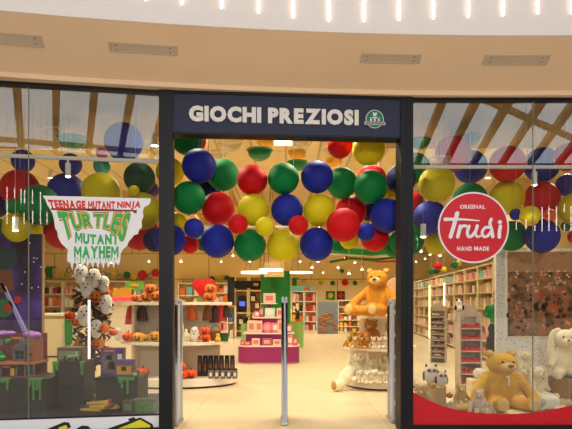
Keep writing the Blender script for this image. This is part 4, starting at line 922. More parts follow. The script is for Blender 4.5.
card_box('toy_box', 'small olive tag box at the edge of the right plinth', 132, 138, 371, 378, 6.3, .06, h3, M('box_olive', (132, 110, 60), .5), [('label', MATS['cream'], 0, .5, .7, .4)])
# pizza slices and a long box on the ledge
pz = thing('toy_pizza', 'pile of yellow toy pizza slices on the window ledge', 'toy', (P(97, 0, 6.08).x, 6.1, PF))
for k, (dx, dy, dz, r) in enumerate(((-.06, 0, .01, .2), (.03, -.02, .045, -.3), (.0, .03, .08, .5), (.08, .03, .02, 1.0))):
    mb = MB(); c, s = math.cos(r*.6), math.sin(r*.6)
    mb.prismz([(dx+c*a-s*b, dy+s*a+c*b) for a, b in ((-.13, 0), (.11, -.08), (.13, 0), (.11, .08))], dz, dz+.025); sl = mb.build('slice', M('cheese', (240, 186, 70), .6, var=.25, vscale=40), pz)
    MB().cap((dx+c*.12-s*-.08, dy+s*.12+c*-.08, dz+.02), (dx+c*.12-s*.08, dy+s*.12+c*.08, dz+.02), .02, .02).build('crust', M('crust', (170, 104, 40), .8), sl, True)
card_box('toy_box', 'small brown and green toy carton on the ledge by the black post', 122, 133, 405.5, 418, 5.98, .1, PF, M('box_maroon', (120, 70, 60), .5), [('picture', MATS['fig_green'], 0, .5, .7, .5)])
card_box('toy_box', 'long green picture carton on the ledge beside the black post', 133, 155, 404.5, 418, 6.02, .1, PF, M('box_jungle', (120, 120, 70), .5, var=.5, vscale=30), [('picture', M('box_jungle2', (90, 140, 60), .5, var=.5, vscale=40), 0, .5, .85, .6)])
# poster: plain generic stand-in in deep purple
po = thing('poster', 'tall deep purple poster with stars and a pale diagonal beam, left window', 'poster', (P(0, 0, 6.95).x, 6.95, PF))
pz0, pz1 = 0, P(0, 234, 6.95).z-PF; X1 = S(42, 6.95)
ptm = bpy.data.materials.new('poster_night'); ptm.use_nodes = True; nt = ptm.node_tree; pb = nt.nodes['Principled BSDF']; pb.inputs['Roughness'].default_value = .35
tc = nt.nodes.new('ShaderNodeTexCoord'); n1 = nt.nodes.new('ShaderNodeTexNoise'); n1.inputs['Scale'].default_value = 2.2; n1.inputs['Detail'].default_value = 3
cr = nt.nodes.new('ShaderNodeValToRGB'); E = cr.color_ramp.elements; E[0].position = .38; E[0].color = lin((22, 16, 34)); E[1].position = .68; E[1].color = lin((92, 60, 150)); e = E.new(.5); e.color = lin((44, 32, 82))
nt.links.new(tc.outputs['Object'], n1.inputs['Vector']); nt.links.new(n1.outputs[0], cr.inputs[0]); nt.links.new(cr.outputs[0], pb.inputs['Base Color'])
MB().bb((-1.0, 0, pz0), (X1, .03, pz1)).build('board', ptm, po)
MB().bb((X1, -.005, pz0), (X1+.018, .035, pz1)).build('edge', MATS['wood'], po)
def pq(px, py): return (S(px, 6.95), P(0, py, 6.95).z-PF)
MB().prism([pq(0, 283), pq(3, 283), pq(28, 330), pq(23, 332)], -.006, 0).build('printed_beam', M('print_lilac', (150, 150, 205), .5), po)
MB().prism([pq(5, 286), pq(6, 286), pq(27, 330.5), pq(26, 331)], -.009, -.005).build('printed_beam', M('print_pale', (205, 200, 235), .5), po)
mb = MB(); rs = random.Random(2)
for (px, py) in [(34, 258), (37, 258.5), (34, 262), (41, 267), (22, 284), (32, 288), (38.5, 287), (30, 243), (25, 272)]: disc(mb, *pq(px, py), .009, -.006, 0, n=10)
mb.build('printed_stars', M('print_star', (225, 225, 245), .5), po)
mb = MB(); disc(mb, *pq(4, 308), .12, -.006, 0); mb.build('printed_disc', M('print_green', (50, 110, 60), .5), po)
mb = MB(); disc(mb, *pq(8, 308), .05, -.01, -.005); disc(mb, *pq(18, 300), .05, -.01, -.005); mb.build('printed_disc', M('print_crimson', (170, 40, 50), .5), po)
mb = MB(); mb.prism([pq(-10, 272), pq(12, 268), pq(14, 290), pq(-10, 296)], -.006, 0); mb.build('printed_shape', M('print_brown', (130, 70, 44), .5), po)
mb = MB(); mb.prism([pq(-10, 250), pq(15, 248), pq(18, 262), pq(12, 270), pq(-10, 270)], -.007, 0); mb.build('printed_shape', M('print_teal', (36, 70, 72), .5), po)

# ---------------------------------------------------------------- halloween cluster on a stand
cl = thing('display_stand', 'dark leafy pole stand carrying a bunch of ghost toys and pumpkins', 'display stand', (P(93, 0, 8.4).x, 8.4, 0))
MB().cone((0, 0, 0), (0, 0, 2.0), .03).cone((0, 0, 0), (0, 0, .04), .22, seg=24).build('pole', MATS['dark'], cl)
mb = MB(); rl = random.Random(11)
for i in range(420):
    h = .45+rl.random()*1.45; a = rl.random()*6.28; r = rl.random()*.3*(1-.2*(h-1)); x_, y_ = r*math.cos(a), r*math.sin(a)
    mb.box((x_, y_, h), (.13, .004, .045), rz=rl.random()*6, ry=rl.uniform(-.8, .8), rx=rl.random()*3)
mb.build('leaves', M('dark_leaf', (50, 34, 24), .8, var=.4), cl)
gh = [(81, 283, 17, .2, 'upper left'), (94, 287, 17, 0, 'topmost, brown mouthed'), (87, 297, 17, .1, 'below the top pair'), (104, 292, 15, -.5, 'upper right'), (106, 313, 17, -.3, 'middle right'), (85, 325, 18, .2, 'middle left'), (96, 337, 16, 0, 'bottom centre')]
for (px, py, h, r, wd) in gh: toy(ghost, px, py+2, 8.1, h*1.25, 'white ghost toy on the dark leafy stand, '+wd, r, 'ghost toys on the leafy stand', 1.05)
for (px, py, h, pr, wd) in ((97, 303, 14, pk_o, 'centre, under the top ghosts'), (107, 297, 9, pk_o, 'right of the top ghosts'), (102, 334, 13, pk_o, 'lower right'), (70, 320, 10, pk_b, 'far left, bright'), (77, 327, 11, pk_o, 'lower left'), (98, 349, 12, pk_o, 'lowest'), (113, 336, 8, pk_b, 'lower right edge'), (79, 349, 12, bear_b, '')):
    toy(pr, px, py, 8.15, h, ('orange pumpkin head on the dark leafy stand, '+wd) if wd else 'dark brown bear toy low on the leafy stand', 0, 'pumpkin heads on the leafy stand' if wd else None, 1, tall=.9)

# ---------------------------------------------------------------- round shelving units
def ring_pts(rx, ry, n=48, a0=0, a1=2*PI): return [(rx*math.cos(a0+(a1-a0)*i/n), ry*math.sin(a0+(a1-a0)*i/n)) for i in range(n)]
def gondola(label, px, Z, rx, ry, levels, post_w, mat='warm_white', core=True):
    c = P(px, 0, Z); t = thing('display_shelf', label, 'shelf unit', (c.x, Z, 0))
    MB().prismz(ring_pts(rx*.97, ry*.97), 0, .035).build('kick_base', MATS['charcoal'], t)
    for i, (z, k, th) in enumerate(levels): MB().prismz(ring_pts(rx*k, ry*k), z-th, z).build('shelf', MATS[mat], t)
    if core:
        top = levels[-1][0]
        MB().box((0, ry*(.25 if post_w > 1 else .5), top/2), (post_w, .05, top-.03)).build('centre_panel', M('shelf_panel', (216, 200, 178), .7), t)
        if post_w > 1: MB().box((-post_w/2+.03, -.05, top/2), (.05, ry*.5, top-.03)).build('side_panel', MATS['shelf_panel'], t)
    return t
# halloween unit (left)
GZ = 9.65
H3, H2, H1 = 1.45, .77, .155
gondola('rounded white shelf unit of Halloween goods seen left of the entrance', 177, GZ, 1.07, .72, [(H1, 1, .12), (H2, .92, .05), (H3, .92, .05)], 1.5)
def g(px, pbase=None, Z=9.2): return Z
E1 = 'Halloween goods shelf'
for (px, h, pr, lv, Z, lb) in (
  (147, 12, pk_o, H3, 9.35, 'orange pumpkin on the upper shelf, left of a stacked pair'), (157, 13, pk_o, H3, 9.3, 'orange pumpkin on the upper shelf touching the black post'), (136, 9, pk_o, H3, 9.5, 'small dark orange pumpkin at the left end of upper shelf'),
  (210, 12, pk_o, H3, 9.3, 'orange pumpkin at the right end of the upper shelf'), (157, 13, pk_y, H2, 9.25, 'yellow orange pumpkin on middle shelf touching the black post'), (139, 11, pk_y, H2, 9.25, 'yellow pumpkin on the middle shelf with green stem'),
  (147, 9, pk_y, H2, 9.3, 'small yellow pumpkin on middle shelf between two others'), (128, 11, pk_b, H2, 9.3, 'bright orange pumpkin at left end of the middle shelf'), (194, 13, pk_y, H2, 9.6, 'yellow pumpkin behind the pale ghost figure, middle shelf'),
  (205.5, 9.5, pk_b, H2, 9.2, 'bright orange lantern pumpkin on the middle shelf, lower of two'), (191, 10.5, pk_b, H1, 9.15, 'bright pumpkin lantern on bottom shelf, right of a pair'), (182, 10.5, pk_b, H1, 9.1, 'bright pumpkin lantern on bottom shelf beside the gate post'), (143, 12, pk_b, H1, 9.25, 'red orange pumpkin house toy on the bottom shelf')):
    toy(pr, px, 0, Z, h, lb, random.uniform(-.2, .2), base=lv, wide=1.05, tall=.92)
toy(pk_o, 151, 0, 9.33, 12, 'orange pumpkin stacked on two others on the upper shelf', .1, base=H3+S(11, 9.3)*.7, tall=.92)
toy(pk_o, 210.5, 0, 9.3, 11, 'orange pumpkin stacked on another at the shelf end', .1, base=H3+S(12, 9.3)*.72, tall=.92)
toy(pk_b, 204.5, 0, 9.2, 9.5, 'bright orange lantern pumpkin stacked on another, middle shelf', .1, base=H2+S(9.5, 9.2)*.75, tall=.92)
toy(pk_b, 182, 0, 9.12, 9, 'bright pumpkin lantern stacked on two others, bottom shelf', .1, base=H1+S(10.5, 9.1)*.75, tall=.92)
toy(ghost, 194.5, 0, 9.2, 16, 'pale ghost figure with open arms on the middle shelf', .0, base=H2)
toy(ghost, 179.5, 0, 9.2, 22, 'tall pale ghost figure beside the gate post, middle shelf', .0, base=H2, wide=.7)
toy(ghost, 118, 0, 9.4, 14, 'small pale ghost figure at left end of middle shelf', .0, base=H2)
# skeleton hand
hd = thing('hand_ornament', 'cream plaster hand ornament with spread fingers on middle shelf', 'ornament', (P(186, 0, 9.1).x, 9.1, H2))
mb = MB(); mb.cap((0, 0, .15), (0, 0, .2), .022, .03); mb.ell((0, 0, .13), (.045, .03, .05)); link('palm', fuse('palm', mb, .008, MATS['fur_light'], 2), hd)
for k, (dx, l) in enumerate(((-.04, .085), (-.014, .11), (.014, .115), (.04, .1))): MB().cap((dx*.8, 0, .1), (dx*1.3, -.02, .11-l), .014, .010).build('finger', MATS['fur_light'], hd, True)
MB().cap((.04, 0, .14), (.07, -.03, .07), .014, .011).build('thumb', MATS['fur_light'], hd, True)
# hanging costumes under the top shelf
for (px, m_, h) in ((172, 'g_brown', 15), (192, 'g_orange', 14), (215, 'g_dark', 17), (221, 'g_red', 16), (208, 'g_brown', 15), (226, 'g_dark', 12), (142, 'g_dark', 16), (131, 'g_red', 19)):
    p = P(px, 0, 9.6); t = thing('hanging_costume', m_[2:].replace('_', ' ')+' costume piece hanging under the upper shelf, by '+('the pumpkins' if px < 160 else 'the ghost figures' if px < 200 else 'the shelf end, '+{208: 'left', 215: 'second', 221: 'third', 226: 'last'}[px]), 'costume', (p.x, 9.6, H3-.06))
    mb = MB(); H = S(h, 9.6); mb.lathe([(.02, 0), (.06, -.04), (.085, -H*.5), (.10, -H), (.07, -H*.98)], 18, sy=.5, wob=lambda a: 1+.12*math.sin(6*a)); mb.build('cloth', MATS[m_], t, True)
    MB().tube([(0, 0, 0), (0, 0, .05)], .006).build('hook', MATS['steel'], t)
# jars and mugs on the bottom shelf
for r, (Z, ys) in enumerate(((9.15, 0), (9.45, 1))):
    for k in range(5 if r == 0 else 7):
        px = 211+k*6 if r == 0 else 200+k*5.4
        if px > 236: continue
        o = thing('storage_jar', ['clear printed jar with black lid in the front row, bottom shelf', 'tall dark tumbler in the back row, bottom shelf'][r]+', '+['first', 'second', 'third', 'fourth', 'fifth', 'sixth', 'seventh'][k]+' from left', 'jar', (P(px, 0, Z).x, Z, H1), 0, ['jars in the front row', 'tumblers in the back row'][r])
        hh = [.17, .36][r]
        MB().lathe([(0, 0), (.04, 0), (.044, .01), (.044, hh*.8), (.036, hh*.86)], 18).build('body', [M('jar_grey', (120, 112, 104), .2), M('tumbler', (56, 44, 40), .4)][r], o, True)
        MB().cone((0, 0, hh*.84), (0, 0, hh), .04).build('lid', MATS['dark'], o, True)
        MB().box((0, -.044, hh*.42), (.04, .006, hh*.35)).build('print', MATS['g_white' if r == 0 else 'g_brown'], o)
o = thing('gift_tin', 'small green round tin at end of the middle shelf', 'tin', (P(224, 0, 9.4).x, 9.4, H2)); MB().cone((0, 0, 0), (0, 0, .12), .075, seg=24).build('body', M('tin_green', (40, 84, 36), .4), o, True); MB().cone((0, 0, .12), (0, 0, .135), .078, seg=24).build('lid', MATS['dark'], o, True)
o = thing('gift_tin', 'small green and yellow tin on the upper shelf', 'tin', (P(200, 0, 9.2).x, 9.2, H3)); MB().cone((0, 0, 0), (0, 0, .09), .055, seg=24).build('body', M('tin_lime', (110, 130, 50), .4), o, True); MB().cone((0, 0, .09), (0, 0, .1), .058, seg=24).build('lid', MATS['tin_green'], o, True)
o = thing('toy_basket', 'brown wicker basket behind the lantern pumpkins, middle shelf', 'basket', (P(215.5, 0, 9.5).x, 9.5, H2)); MB().lathe([(0, 0), (.07, 0), (.1, .17), (.085, .17), (.06, .02)], 20).build('basket', M('wicker', (150, 100, 44), .8, bump=1, bscale=90), o, True); MB().tube([(-.09, 0, .17), (-.06, 0, .24), (0, 0, .27), (.06, 0, .24), (.09, 0, .17)], .008).build('handle', MATS['wicker'], o)
o = thing('toy_duck', 'small yellow and orange bird figure on the middle shelf', 'toy', (P(218, 0, 9.15).x, 9.15, H2)); mb = MB(); mb.ell((0, 0, .05), (.05, .04, .05)); mb.ell((0, 0, .12), .032); link('body', fuse('body', mb, .01, M('duck_yellow', (224, 190, 60), .6), 2), o); MB().cone((0, -.03, .12), (0, -.06, .115), .014, .004).build('beak', MATS['g_orange'], o); MB().lathe([(.05, .02), (.06, .0), (0, 0)], 14).build('feet', MATS['g_orange'], o)
# bears and rabbits unit (right of the doorway)
B3, B2, B1 = 1.22, .69, .13
gondola('rounded white shelf unit full of bears and rabbits inside the entrance', 379.5, 9.5, .62, .72, [(B1, 1, .10), (B2, 1, .05), (B3, .62, .05)], .6)
toy(bear_p, 378, 0, 9.1, 48, 'large golden brown bear sitting on top of the shelf unit', -.42, base=B3, wide=1.12)
for o in (bear_p,): recolor(o, 'body', M('fur_amber', (212, 142, 42), .95, bump=.9, bscale=45, var=.25, vscale=10)); recolor(o, 'ear', MATS['fur_amber'])
ch = thing('plush_armchair', 'rounded beige plush seat back behind the large golden brown bear', 'seat', (P(396, 0, 9.75).x, 9.75, B3)); mb = MB(); mb.ell((0, 0, .32), (.26, .12, .36)); mb.ell((0, 0, .1), (.26, .14, .14)); link('cushion', fuse('cushion', mb, .03, M('plush_beige', (196, 156, 116), .95, bump=.5)), ch)
toy(bear_b, 371, 0, 9.35, 27, 'dark amber bear facing left on the middle shelf behind small bears', -.7, base=B2, wide=1.25)
toy(bear_w, 391, 0, 9.3, 24, 'large pale pink bear on the middle shelf near the gate post', -.3, base=B2, wide=1.2)
k = 0
for row, (Z, n, h) in enumerate(((8.86, 8, 12), (9.05, 6, 16))):
    for i in range(n):
        px = 349+i*6.1+row*4 if i < 9 else 0
        Zr = Z+max(0, (358-px))*.028
        pr = bear_t if px < 357 and i % 2 else bear_g if px < 357 else bear_b if px < 373 else bear_w
        lb = ('golden' if pr is bear_g else 'tan' if pr is bear_t else 'brown' if pr is bear_b else 'pale pink')+' small bear in the '+['front', 'second'][row]+' row of middle shelf, '+['first', 'second', 'third', 'fourth', 'fifth', 'sixth', 'seventh', 'eighth', 'ninth'][i]+' from its left end'
        if row and 366 < px < 378: continue
        toy(pr, px, 0, Zr, h, lb, random.uniform(-.3, .3), 'small bears on the middle shelf', 1.1, base=B2)
toy(rab, 358, 0, 9.15, 33, 'big cream rabbit with long hanging ears on bottom shelf', .1, base=B1, wide=1.25)
toy(rab, 389, 0, 9.15, 33, 'big cream rabbit with orange nose partly behind the gate post', -.1, base=B1, wide=1.25)
sm = [(352, 8.98, 13), (360, 8.86, 14), (367, 8.8, 13), (374, 8.8, 15), (381, 8.78, 13), (388, 8.78, 13)]
for i, (px, Z, h) in enumerate(sm): toy(bear_w if i % 3 == 2 else rab, px, 0, Z, h, ('pale bear' if i % 3 == 2 else 'cream rabbit')+', small, in front row of bottom shelf, '+['first', 'second', 'third', 'fourth', 'fifth', 'sixth'][i]+' from its left', random.uniform(-.3, .3), 'small toys on the bottom shelf', 1.15, base=B1)
toy(rab, 371, 0, 9.05, 21, 'middle sized cream rabbit sitting higher in the bottom shelf pile', .0, base=B1+.05, wide=1.1)
lg = thing('long_legged_toy', 'long cream plush leg with brown sole stretched off the bottom shelf', 'soft toy', (P(345, 0, 8.9).x, 8.9, 0))
mb = MB(); mb.cap((.1, .1, .3), (.0, 0, .2), .1, .12); mb.cap((0, 0, .2), (-.1, -.1, .1), .08, .08); mb.ell((-.13, -.13, .10), (.08, .09, .09)); link('leg', fuse('leg', mb, .02, MATS['fur_cream']), lg)
MB().ell((-.2, -.17, .10), (.035, .06, .075), rot=(0, 0, .4)).build('sole', M('sole_brown', (186, 140, 80), .9), lg, True)
# security gates
for (px, Z, lb, rz) in ((284.3, 6.35, 'slim grey security gate standing in the middle of the entrance', 0), (174.5, 6.3, 'pale grey security gate at the left jamb of the entrance', 0), (395, 6.45, 'white security gate at the right jamb of the entrance', 0)):
    t = thing('security_gate', lb, 'security gate', (P(px, 0, Z).x, Z, 0), rz); d = .42 if px == 284.3 else .30; H = 1.50 if px == 284.3 else 1.47
    if px == 284.3: H = EYE+4*Z/F
    MB().box((0, d/2, .02), (.09, d+.06, .04), bevel=.01).build('foot', MATS['steel'], t)
    mb = MB(); xs = (-.018, .022)
    for x_ in xs: mb.tube([(x_, 0, .03), (x_, 0, H-.06), (x_, .05, H), (x_, d-.05, H), (x_, d, H-.06), (x_, d, .03)], .017, 10)
    mb.build('loop', M('gate_grey', (188, 186, 190), .4), t, True)
    MB().box((.002, d/2-.01, H/2), (.03, d-.02, H-.08)).build('panel', M('gate_panel', (205, 203, 205), .4), t)
    mb = MB()
    if px > 300:
        for k in range(5): mb.box((.002, -.012, .25+k*.27), (.03, .02, .05), bevel=.004)
        mb.build('clips', MATS['white'], t)

hc = thing('heart_cushion', 'red heart-shaped plush cushion on the upper Halloween shelf', 'cushion', (P(204, 0, 9.5).x, 9.5, H3)); mb = MB(); mb.ell((-.09, 0, .3), (.12, .06, .12)); mb.ell((.09, 0, .3), (.12, .06, .12)); mb.cap((-.07, 0, .26), (0, 0, .06), .1, .045); mb.cap((.07, 0, .26), (0, 0, .06), .1, .045)
link('cushion', fuse('cushion', mb, .02, M('plush_red', (190, 24, 24), .9)), hc)
# ================================================================ CENTRE DISPLAY
def rrect(w, d, r, n=8):
    out = []
    for cx_, cy_, a0 in ((w/2-r, d/2-r, 0), (-w/2+r, d/2-r, PI/2), (-w/2+r, -d/2+r, PI), (w/2-r, -d/2+r, 1.5*PI)):
        for i in range(n+1): a = a0+PI/2*i/n; out.append((cx_+r*math.cos(a), cy_+r*math.sin(a)))
    return out
DZ = 13.05
cd_ = thing('tiered_display', 'stepped magenta display with white shelves in the middle of the shop', 'display', (P(269, 0, DZ).x, DZ, 0))
MB().prismz(rrect(1.46, .9, .3), .03, .40).build('base', MATS['magenta'], cd_); MB().prismz(rrect(1.40, .84, .3), 0, .03).build('kick_base', MATS['white'], cd_)
MB().prismz(rrect(1.48, .92, .3), .40, .43).build('shelf', M('shelf_pink', (236, 206, 196), .5), cd_)
MB().prismz(rrect(1.1, .5, .1), .43, .69).build('tier', MATS['magenta'], cd_); MB().prismz(rrect(1.22, .62, .12), .69, .72).build('shelf', MATS['shelf_pink'], cd_)
MB().prismz(rrect(.55, .34, .08), .72, 1.06).build('tier', MATS['magenta'], cd_); MB().prismz(rrect(.78, .46, .1), 1.06, 1.09).build('shelf', MATS['shelf_pink'], cd_)
MB().prismz(rrect(.1, .1, .02), 1.09, 1.4).build('tier', MATS['magenta'], cd_); MB().prismz(rrect(.4, .3, .03), 1.4, 1.42).build('shelf', MATS['shelf_pink'], cd_)
M('pk1', (214, 122, 136), .5, var=.2, vscale=20); M('pk2', (228, 190, 164), .5, var=.15, vscale=20); M('pk3', (176, 84, 92), .5, var=.3, vscale=20); M('pk4', (190, 216, 206), .5, var=.2, vscale=20)
names = {'pk1': 'pink', 'pk2': 'cream', 'pk3': 'dark rose', 'pk4': 'mint'}
def pack(px, z, Z, w_, h_, m_, wh):
    t = thing('gift_box', names[m_]+' toy package on the '+wh, 'toy box', (P(px, 0, Z).x, Z, z), random.uniform(-.1, .1))
    MB().box((0, 0, S(h_, Z)/2), (S(w_, Z), .1, S(h_, Z)), bevel=.008).build('box', MATS[m_], t)
    MB().box((0, -.053, S(h_, Z)*.52), (S(w_, Z)*.6, .006, S(h_, Z)*.5), bevel=.002).build('picture', MATS[{'pk1': 'g_white', 'pk2': 'g_rose', 'pk3': 'g_pink', 'pk4': 'g_white'}[m_]], t)
for a in ((242.5, .43, 12.75, 4, 5, 'pk3', 'base shelf at its left corner'), (247.5, .43, 12.7, 7, 4, 'pk3', 'base shelf, second from left'), (256, .43, 12.7, 8, 7, 'pk2', 'base shelf, third from left'), (267, .43, 12.7, 10, 7, 'pk3', 'base shelf in its middle'), (277, .43, 12.7, 8, 6, 'pk2', 'base shelf left of the gate post'), (290, .43, 12.75, 6, 10, 'pk1', 'base shelf at its right, upright'), (295, .43, 12.75, 5, 8, 'pk3', 'base shelf at its right corner'),
          (251.5, .72, 12.9, 8, 12, 'pk2', 'second tier at its left'), (259, .72, 12.9, 7, 12, 'pk2', 'second tier, beside the round pink pack'), (275, .72, 12.9, 7, 10, 'pk1', 'second tier, right of the round pack'), (281, .72, 12.9, 7, 13, 'pk2', 'second tier behind the gate post'), (289, .72, 12.9, 6, 8, 'pk1', 'second tier at its right end'),
          (257, 1.09, 12.95, 5, 6, 'pk1', 'third tier at its left, low'), (261.5, 1.09, 13.0, 4, 10, 'pk3', 'third tier, upright'), (270, 1.09, 12.95, 10, 9, 'pk4', 'third tier in its middle'), (279.5, 1.09, 12.95, 6, 9, 'pk2', 'third tier at its right'), (269.5, 1.42, 13.0, 12, 10, 'pk2', 'topmost shelf, with heart-like print')):
    pack(*a)
o = thing('round_package', 'round bright pink toy package on the second tier', 'toy box', (P(267.5, 0, 12.85).x, 12.85, .72)); disc(MB(), 0, .13, .125, -.04, .04).build('pack', M('hot_pink', (236, 110, 140), .5, var=.25, vscale=24), o); disc(MB(), 0, .13, .07, -.05, -.04).build('picture', MATS['g_pink'], o)
for (px, w_, lb) in ((297.5, 12.5, 'light green planter right of the magenta display'), (246, 10, 'light green planter left of the magenta display')):
    Z = 17.3 if px > 290 else 15.5; p = P(px, 0, Z); t = thing('planter', lb, 'planter', (p.x, Z, 0)); H = .83; r = S(w_, Z)/2
    MB().lathe([(0, 0), (r*.97, 0), (r, H-.02), (r*.98, H), (r*.85, H), (r*.85, H-.05), (0, H-.05)], 32).build('pot', MATS['lime'], t, True)
    pl = thing('potted_plant', 'dark leafy plant in the '+('right' if px > 290 else 'left')+' light green planter', 'plant', (p.x, Z, H-.05)); rl = random.Random(4)
    MB().cone((0, 0, 0), (0, 0, .2), .025, .015).build('stem', MATS['wood'], pl)
    mb = MB()
    for i in range(46):
        a = rl.random()*6.28; l = rl.uniform(.12, .26); e = rl.uniform(.3, 1.2); d = Vector((math.cos(a)*math.cos(e), math.sin(a)*math.cos(e), math.sin(e)))*l
        b0 = Vector((0, 0, rl.uniform(.05, .35 if px > 290 else .12))); sd = Vector((-math.sin(a), math.cos(a), 0))*.025
        v = [mb.bm.verts.new(q_) for q_ in (b0, b0+d*.5+sd, b0+d, b0+d*.5-sd)]; mb.bm.faces.new(v)
    mb.build('foliage', M('leaf_dark', (64, 66, 36) if px > 290 else (110, 70, 36), .6, var=.4), pl)
# green column with hanging beige box and ring lamps
struct(MB().bb((P(261, 0, 14.2).x, 14.2, 0), (P(290, 0, 14.2).x, 14.9, P(0, 271, 14.2).z)).build('column_green', MATS['green_paint']))
t = thing('hanging_box_sign', 'plain beige box hanging in front of the green column', 'sign', (P(274, 0, 13.8).x, 13.8, P(0, 277, 13.8).z)); h = S(15, 13.8)
MB().box((0, 0, h/2), (S(20, 13.8), .25, h)).build('box', MATS['ceil_beige'], t); MB().box((.05, 0, (h+CZ-t.location.z)/2), (.3, .12, CZ-t.location.z-h)).build('hanger', MATS['ceil_beige'], t)
for (px, py, rp_, Z, lb) in ((254, 272.5, 13, 12, 'white ring lamp hanging left of the green column'), (271, 270, 12, 12.6, 'white ring lamp hanging before the beige box'), (300, 272.5, 12.5, 15.5, 'white ring lamp hanging right of the green column')):
    p = P(px, py, Z); t = thing('ring_lamp', lb, 'lamp', p); r = S(rp_, Z)
    MB().lathe([(r-.05, -.02), (r, -.02), (r, .02), (r-.05, .02), (r-.05, -.02)], 40).build('ring', MATS['warm_led'], t)
    for a in (.3, 2.4, 4.5): MB().cone((r*.95*math.cos(a), r*.95*math.sin(a), .02), (0, 0, CZ-p.z), .004, seg=5).build('cable', MATS['dark'], t)

# ================================================================ BACK WALL SHELVING
GOODS = ['g_red', 'g_dark', 'g_white', 'g_pink', 'g_blue', 'g_yellow', 'g_brown', 'g_orange', 'g_cream', 'g_teal', 'g_tan', 'g_cream']
ORD = ['first', 'second', 'third', 'fourth', 'fifth', 'sixth', 'seventh', 'eighth', 'ninth', 'tenth']
rg_ = random.Random(9)
LBX = {}
def shelf_unit(nm, label, px0, px1, ytop, Z, rows, per, z0=0, goods=GOODS, back='shelf_back', where='', depth=.4, items=True, rowlab=True):
    c = P((px0+px1)/2, 0, Z); W = S(px1-px0, Z); H = P(0, ytop, Z).z-z0; t = thing(nm, label, 'shelf unit', (c.x, Z, z0))
    MB().box((0, depth, H/2), (W, .03, H)).build('back_panel', M('shelf_back', (238, 214, 160), .6), t)
    for s in (-1, 1): MB().box((s*(W/2-.02), depth/2, H/2), (.04, depth, H)).build('side_panel', MATS['warm_white'], t)
    for i in range(rows+1): MB().box((0, depth/2, max(.03, H*i/rows-.02)), (W-.08, depth, .04)).build('shelf', MATS['warm_white'], t)
    if items:
        for i in range(rows):
            for j in range(per):
                m_ = rg_.choice(goods); bw = (W-.12)/per*rg_.uniform(.6, .95); bh = min(H/rows*rg_.uniform(.45, .8), .42)
                x_ = -W/2+.06+(W-.12)*(j+.5)/per
                if m_ not in LBX: LBX[m_] = MB().box((0, 0, .5), (1, 1, 1), bevel=.04).data('toy_carton', MATS[m_])
                o = link('toy_carton', LBX[m_]); o.location = (c.x+x_, Z+.14, z0+max(.05, H*i/rows)); o.scale = (bw, .2, bh)
                tag(o, m_[2:]+' carton, '+ORD[j]+' along the '+(ORD[i]+' shelf up, ')+where, 'toy', 'cartons on the '+where)
    return t
BZ = 26.6
shelf_unit('toy_shelf', 'cream wall shelf unit behind the planter at the back wall', 291, 304, 291, BZ, 4, 3, where='unit behind the planter')
shelf_unit('toy_shelf', 'cream wall shelf unit in the back centre, left of grey picture', 304.5, 317, 291, BZ, 4, 3, where='unit left of grey picture', goods=['g_red', 'g_pink', 'g_brown', 'g_white'])
shelf_unit('toy_shelf', 'long low cream shelf unit behind the large shelf bear', 338, 362, 300, 25.5, 5, 5, where='low unit behind the large bear', goods=['g_yellow', 'g_white', 'g_brown', 'g_orange'])
shelf_unit('toy_shelf', 'cream wall shelf unit at the back beside the dark poster', 42.5, 62, 281, BZ, 4, 4, where='back unit by the dark poster', goods=['g_red', 'g_dark', 'g_blue', 'g_white', 'g_orange'])
shelf_unit('toy_shelf', 'cream wall shelf unit at the back behind the ghost toys', 62.5, 84, 281, BZ, 4, 4, where='back unit behind the ghost toys', goods=['g_pink', 'g_orange', 'g_brown', 'g_white', 'g_dark'])
shelf_unit('toy_shelf', 'cream wall shelf unit at the back, right of the ghost toys', 106, 126, 281, BZ, 4, 4, where='back unit right of the ghosts')
shelf_unit('toy_shelf', 'cream wall shelf unit at the back behind the upper shelf pumpkins', 127, 157, 284, BZ, 4, 4, where='back unit behind upper pumpkins')
shelf_unit('toy_shelf', 'cream wall shelf unit at the back, left of dark column', 208, 229, 283, BZ, 5, 4, where='back unit left of dark column', goods=['g_red', 'g_orange', 'g_white', 'g_pink'])
shelf_unit('toy_shelf', 'cream wall shelf unit at the back, behind the left gate', 178, 207, 283, BZ, 4, 4, where='back unit behind the left gate')
# header board over the centre units, pictures, banners
t = thing('header_board', 'pastel teal header board above the back centre shelves', 'sign', (P(301, 0, 26.5).x, 26.75, P(0, 291, 26.6).z)); MB().box((0, 0, .13), (S(26, 26.5), .05, .26)).build('board', MATS['g_teal'], t); MB().box((.3, -.03, .13), (.3, .02, .16)).build('picture', MATS['g_orange'], t)
t = thing('framed_picture', 'grey blue picture with a heap of toys standing at the back', 'picture', (P(328, 0, 24.5).x, 24.5, 0)); Hh = P(0, 302, 24.5).z
MB().box((0, 0, Hh/2), (S(20, 24.5), .05, Hh)).build('board', M('pic_grey', (120, 130, 140), .6), t)
mb = MB(); rr_ = random.Random(8)
for i in range(40):
    a, b_ = rr_.uniform(-.38, .38), rr_.random()*.9; mb.ell((a, -.05, .12+b_*(1-abs(a)*.8)), (.07, .03, .06), 8, 6)
mb.build('printed_toys', M('heap', (160, 104, 70), .6, var=.6, vscale=8), t)
for (px, w_, m_, lb) in ((330.5, 9, 'green_paint', 'small green framed picture above the grey blue picture'), (341, 8, 'g_dark', 'small dark red framed picture on the back wall')):
    t = thing('framed_picture', lb, 'picture', (P(px, 0, 27.2).x, 27.27, P(0, 299.5, 27.2).z)); MB().box((0, 0, .21), (S(w_, 27.2), .05, .42)).build('frame', MATS[m_], t); MB().ell((0, -.03, .2), (.14, .02, .14)).build('picture', MATS['g_yellow' if m_ == 'green_paint' else 'g_red'], t, True)
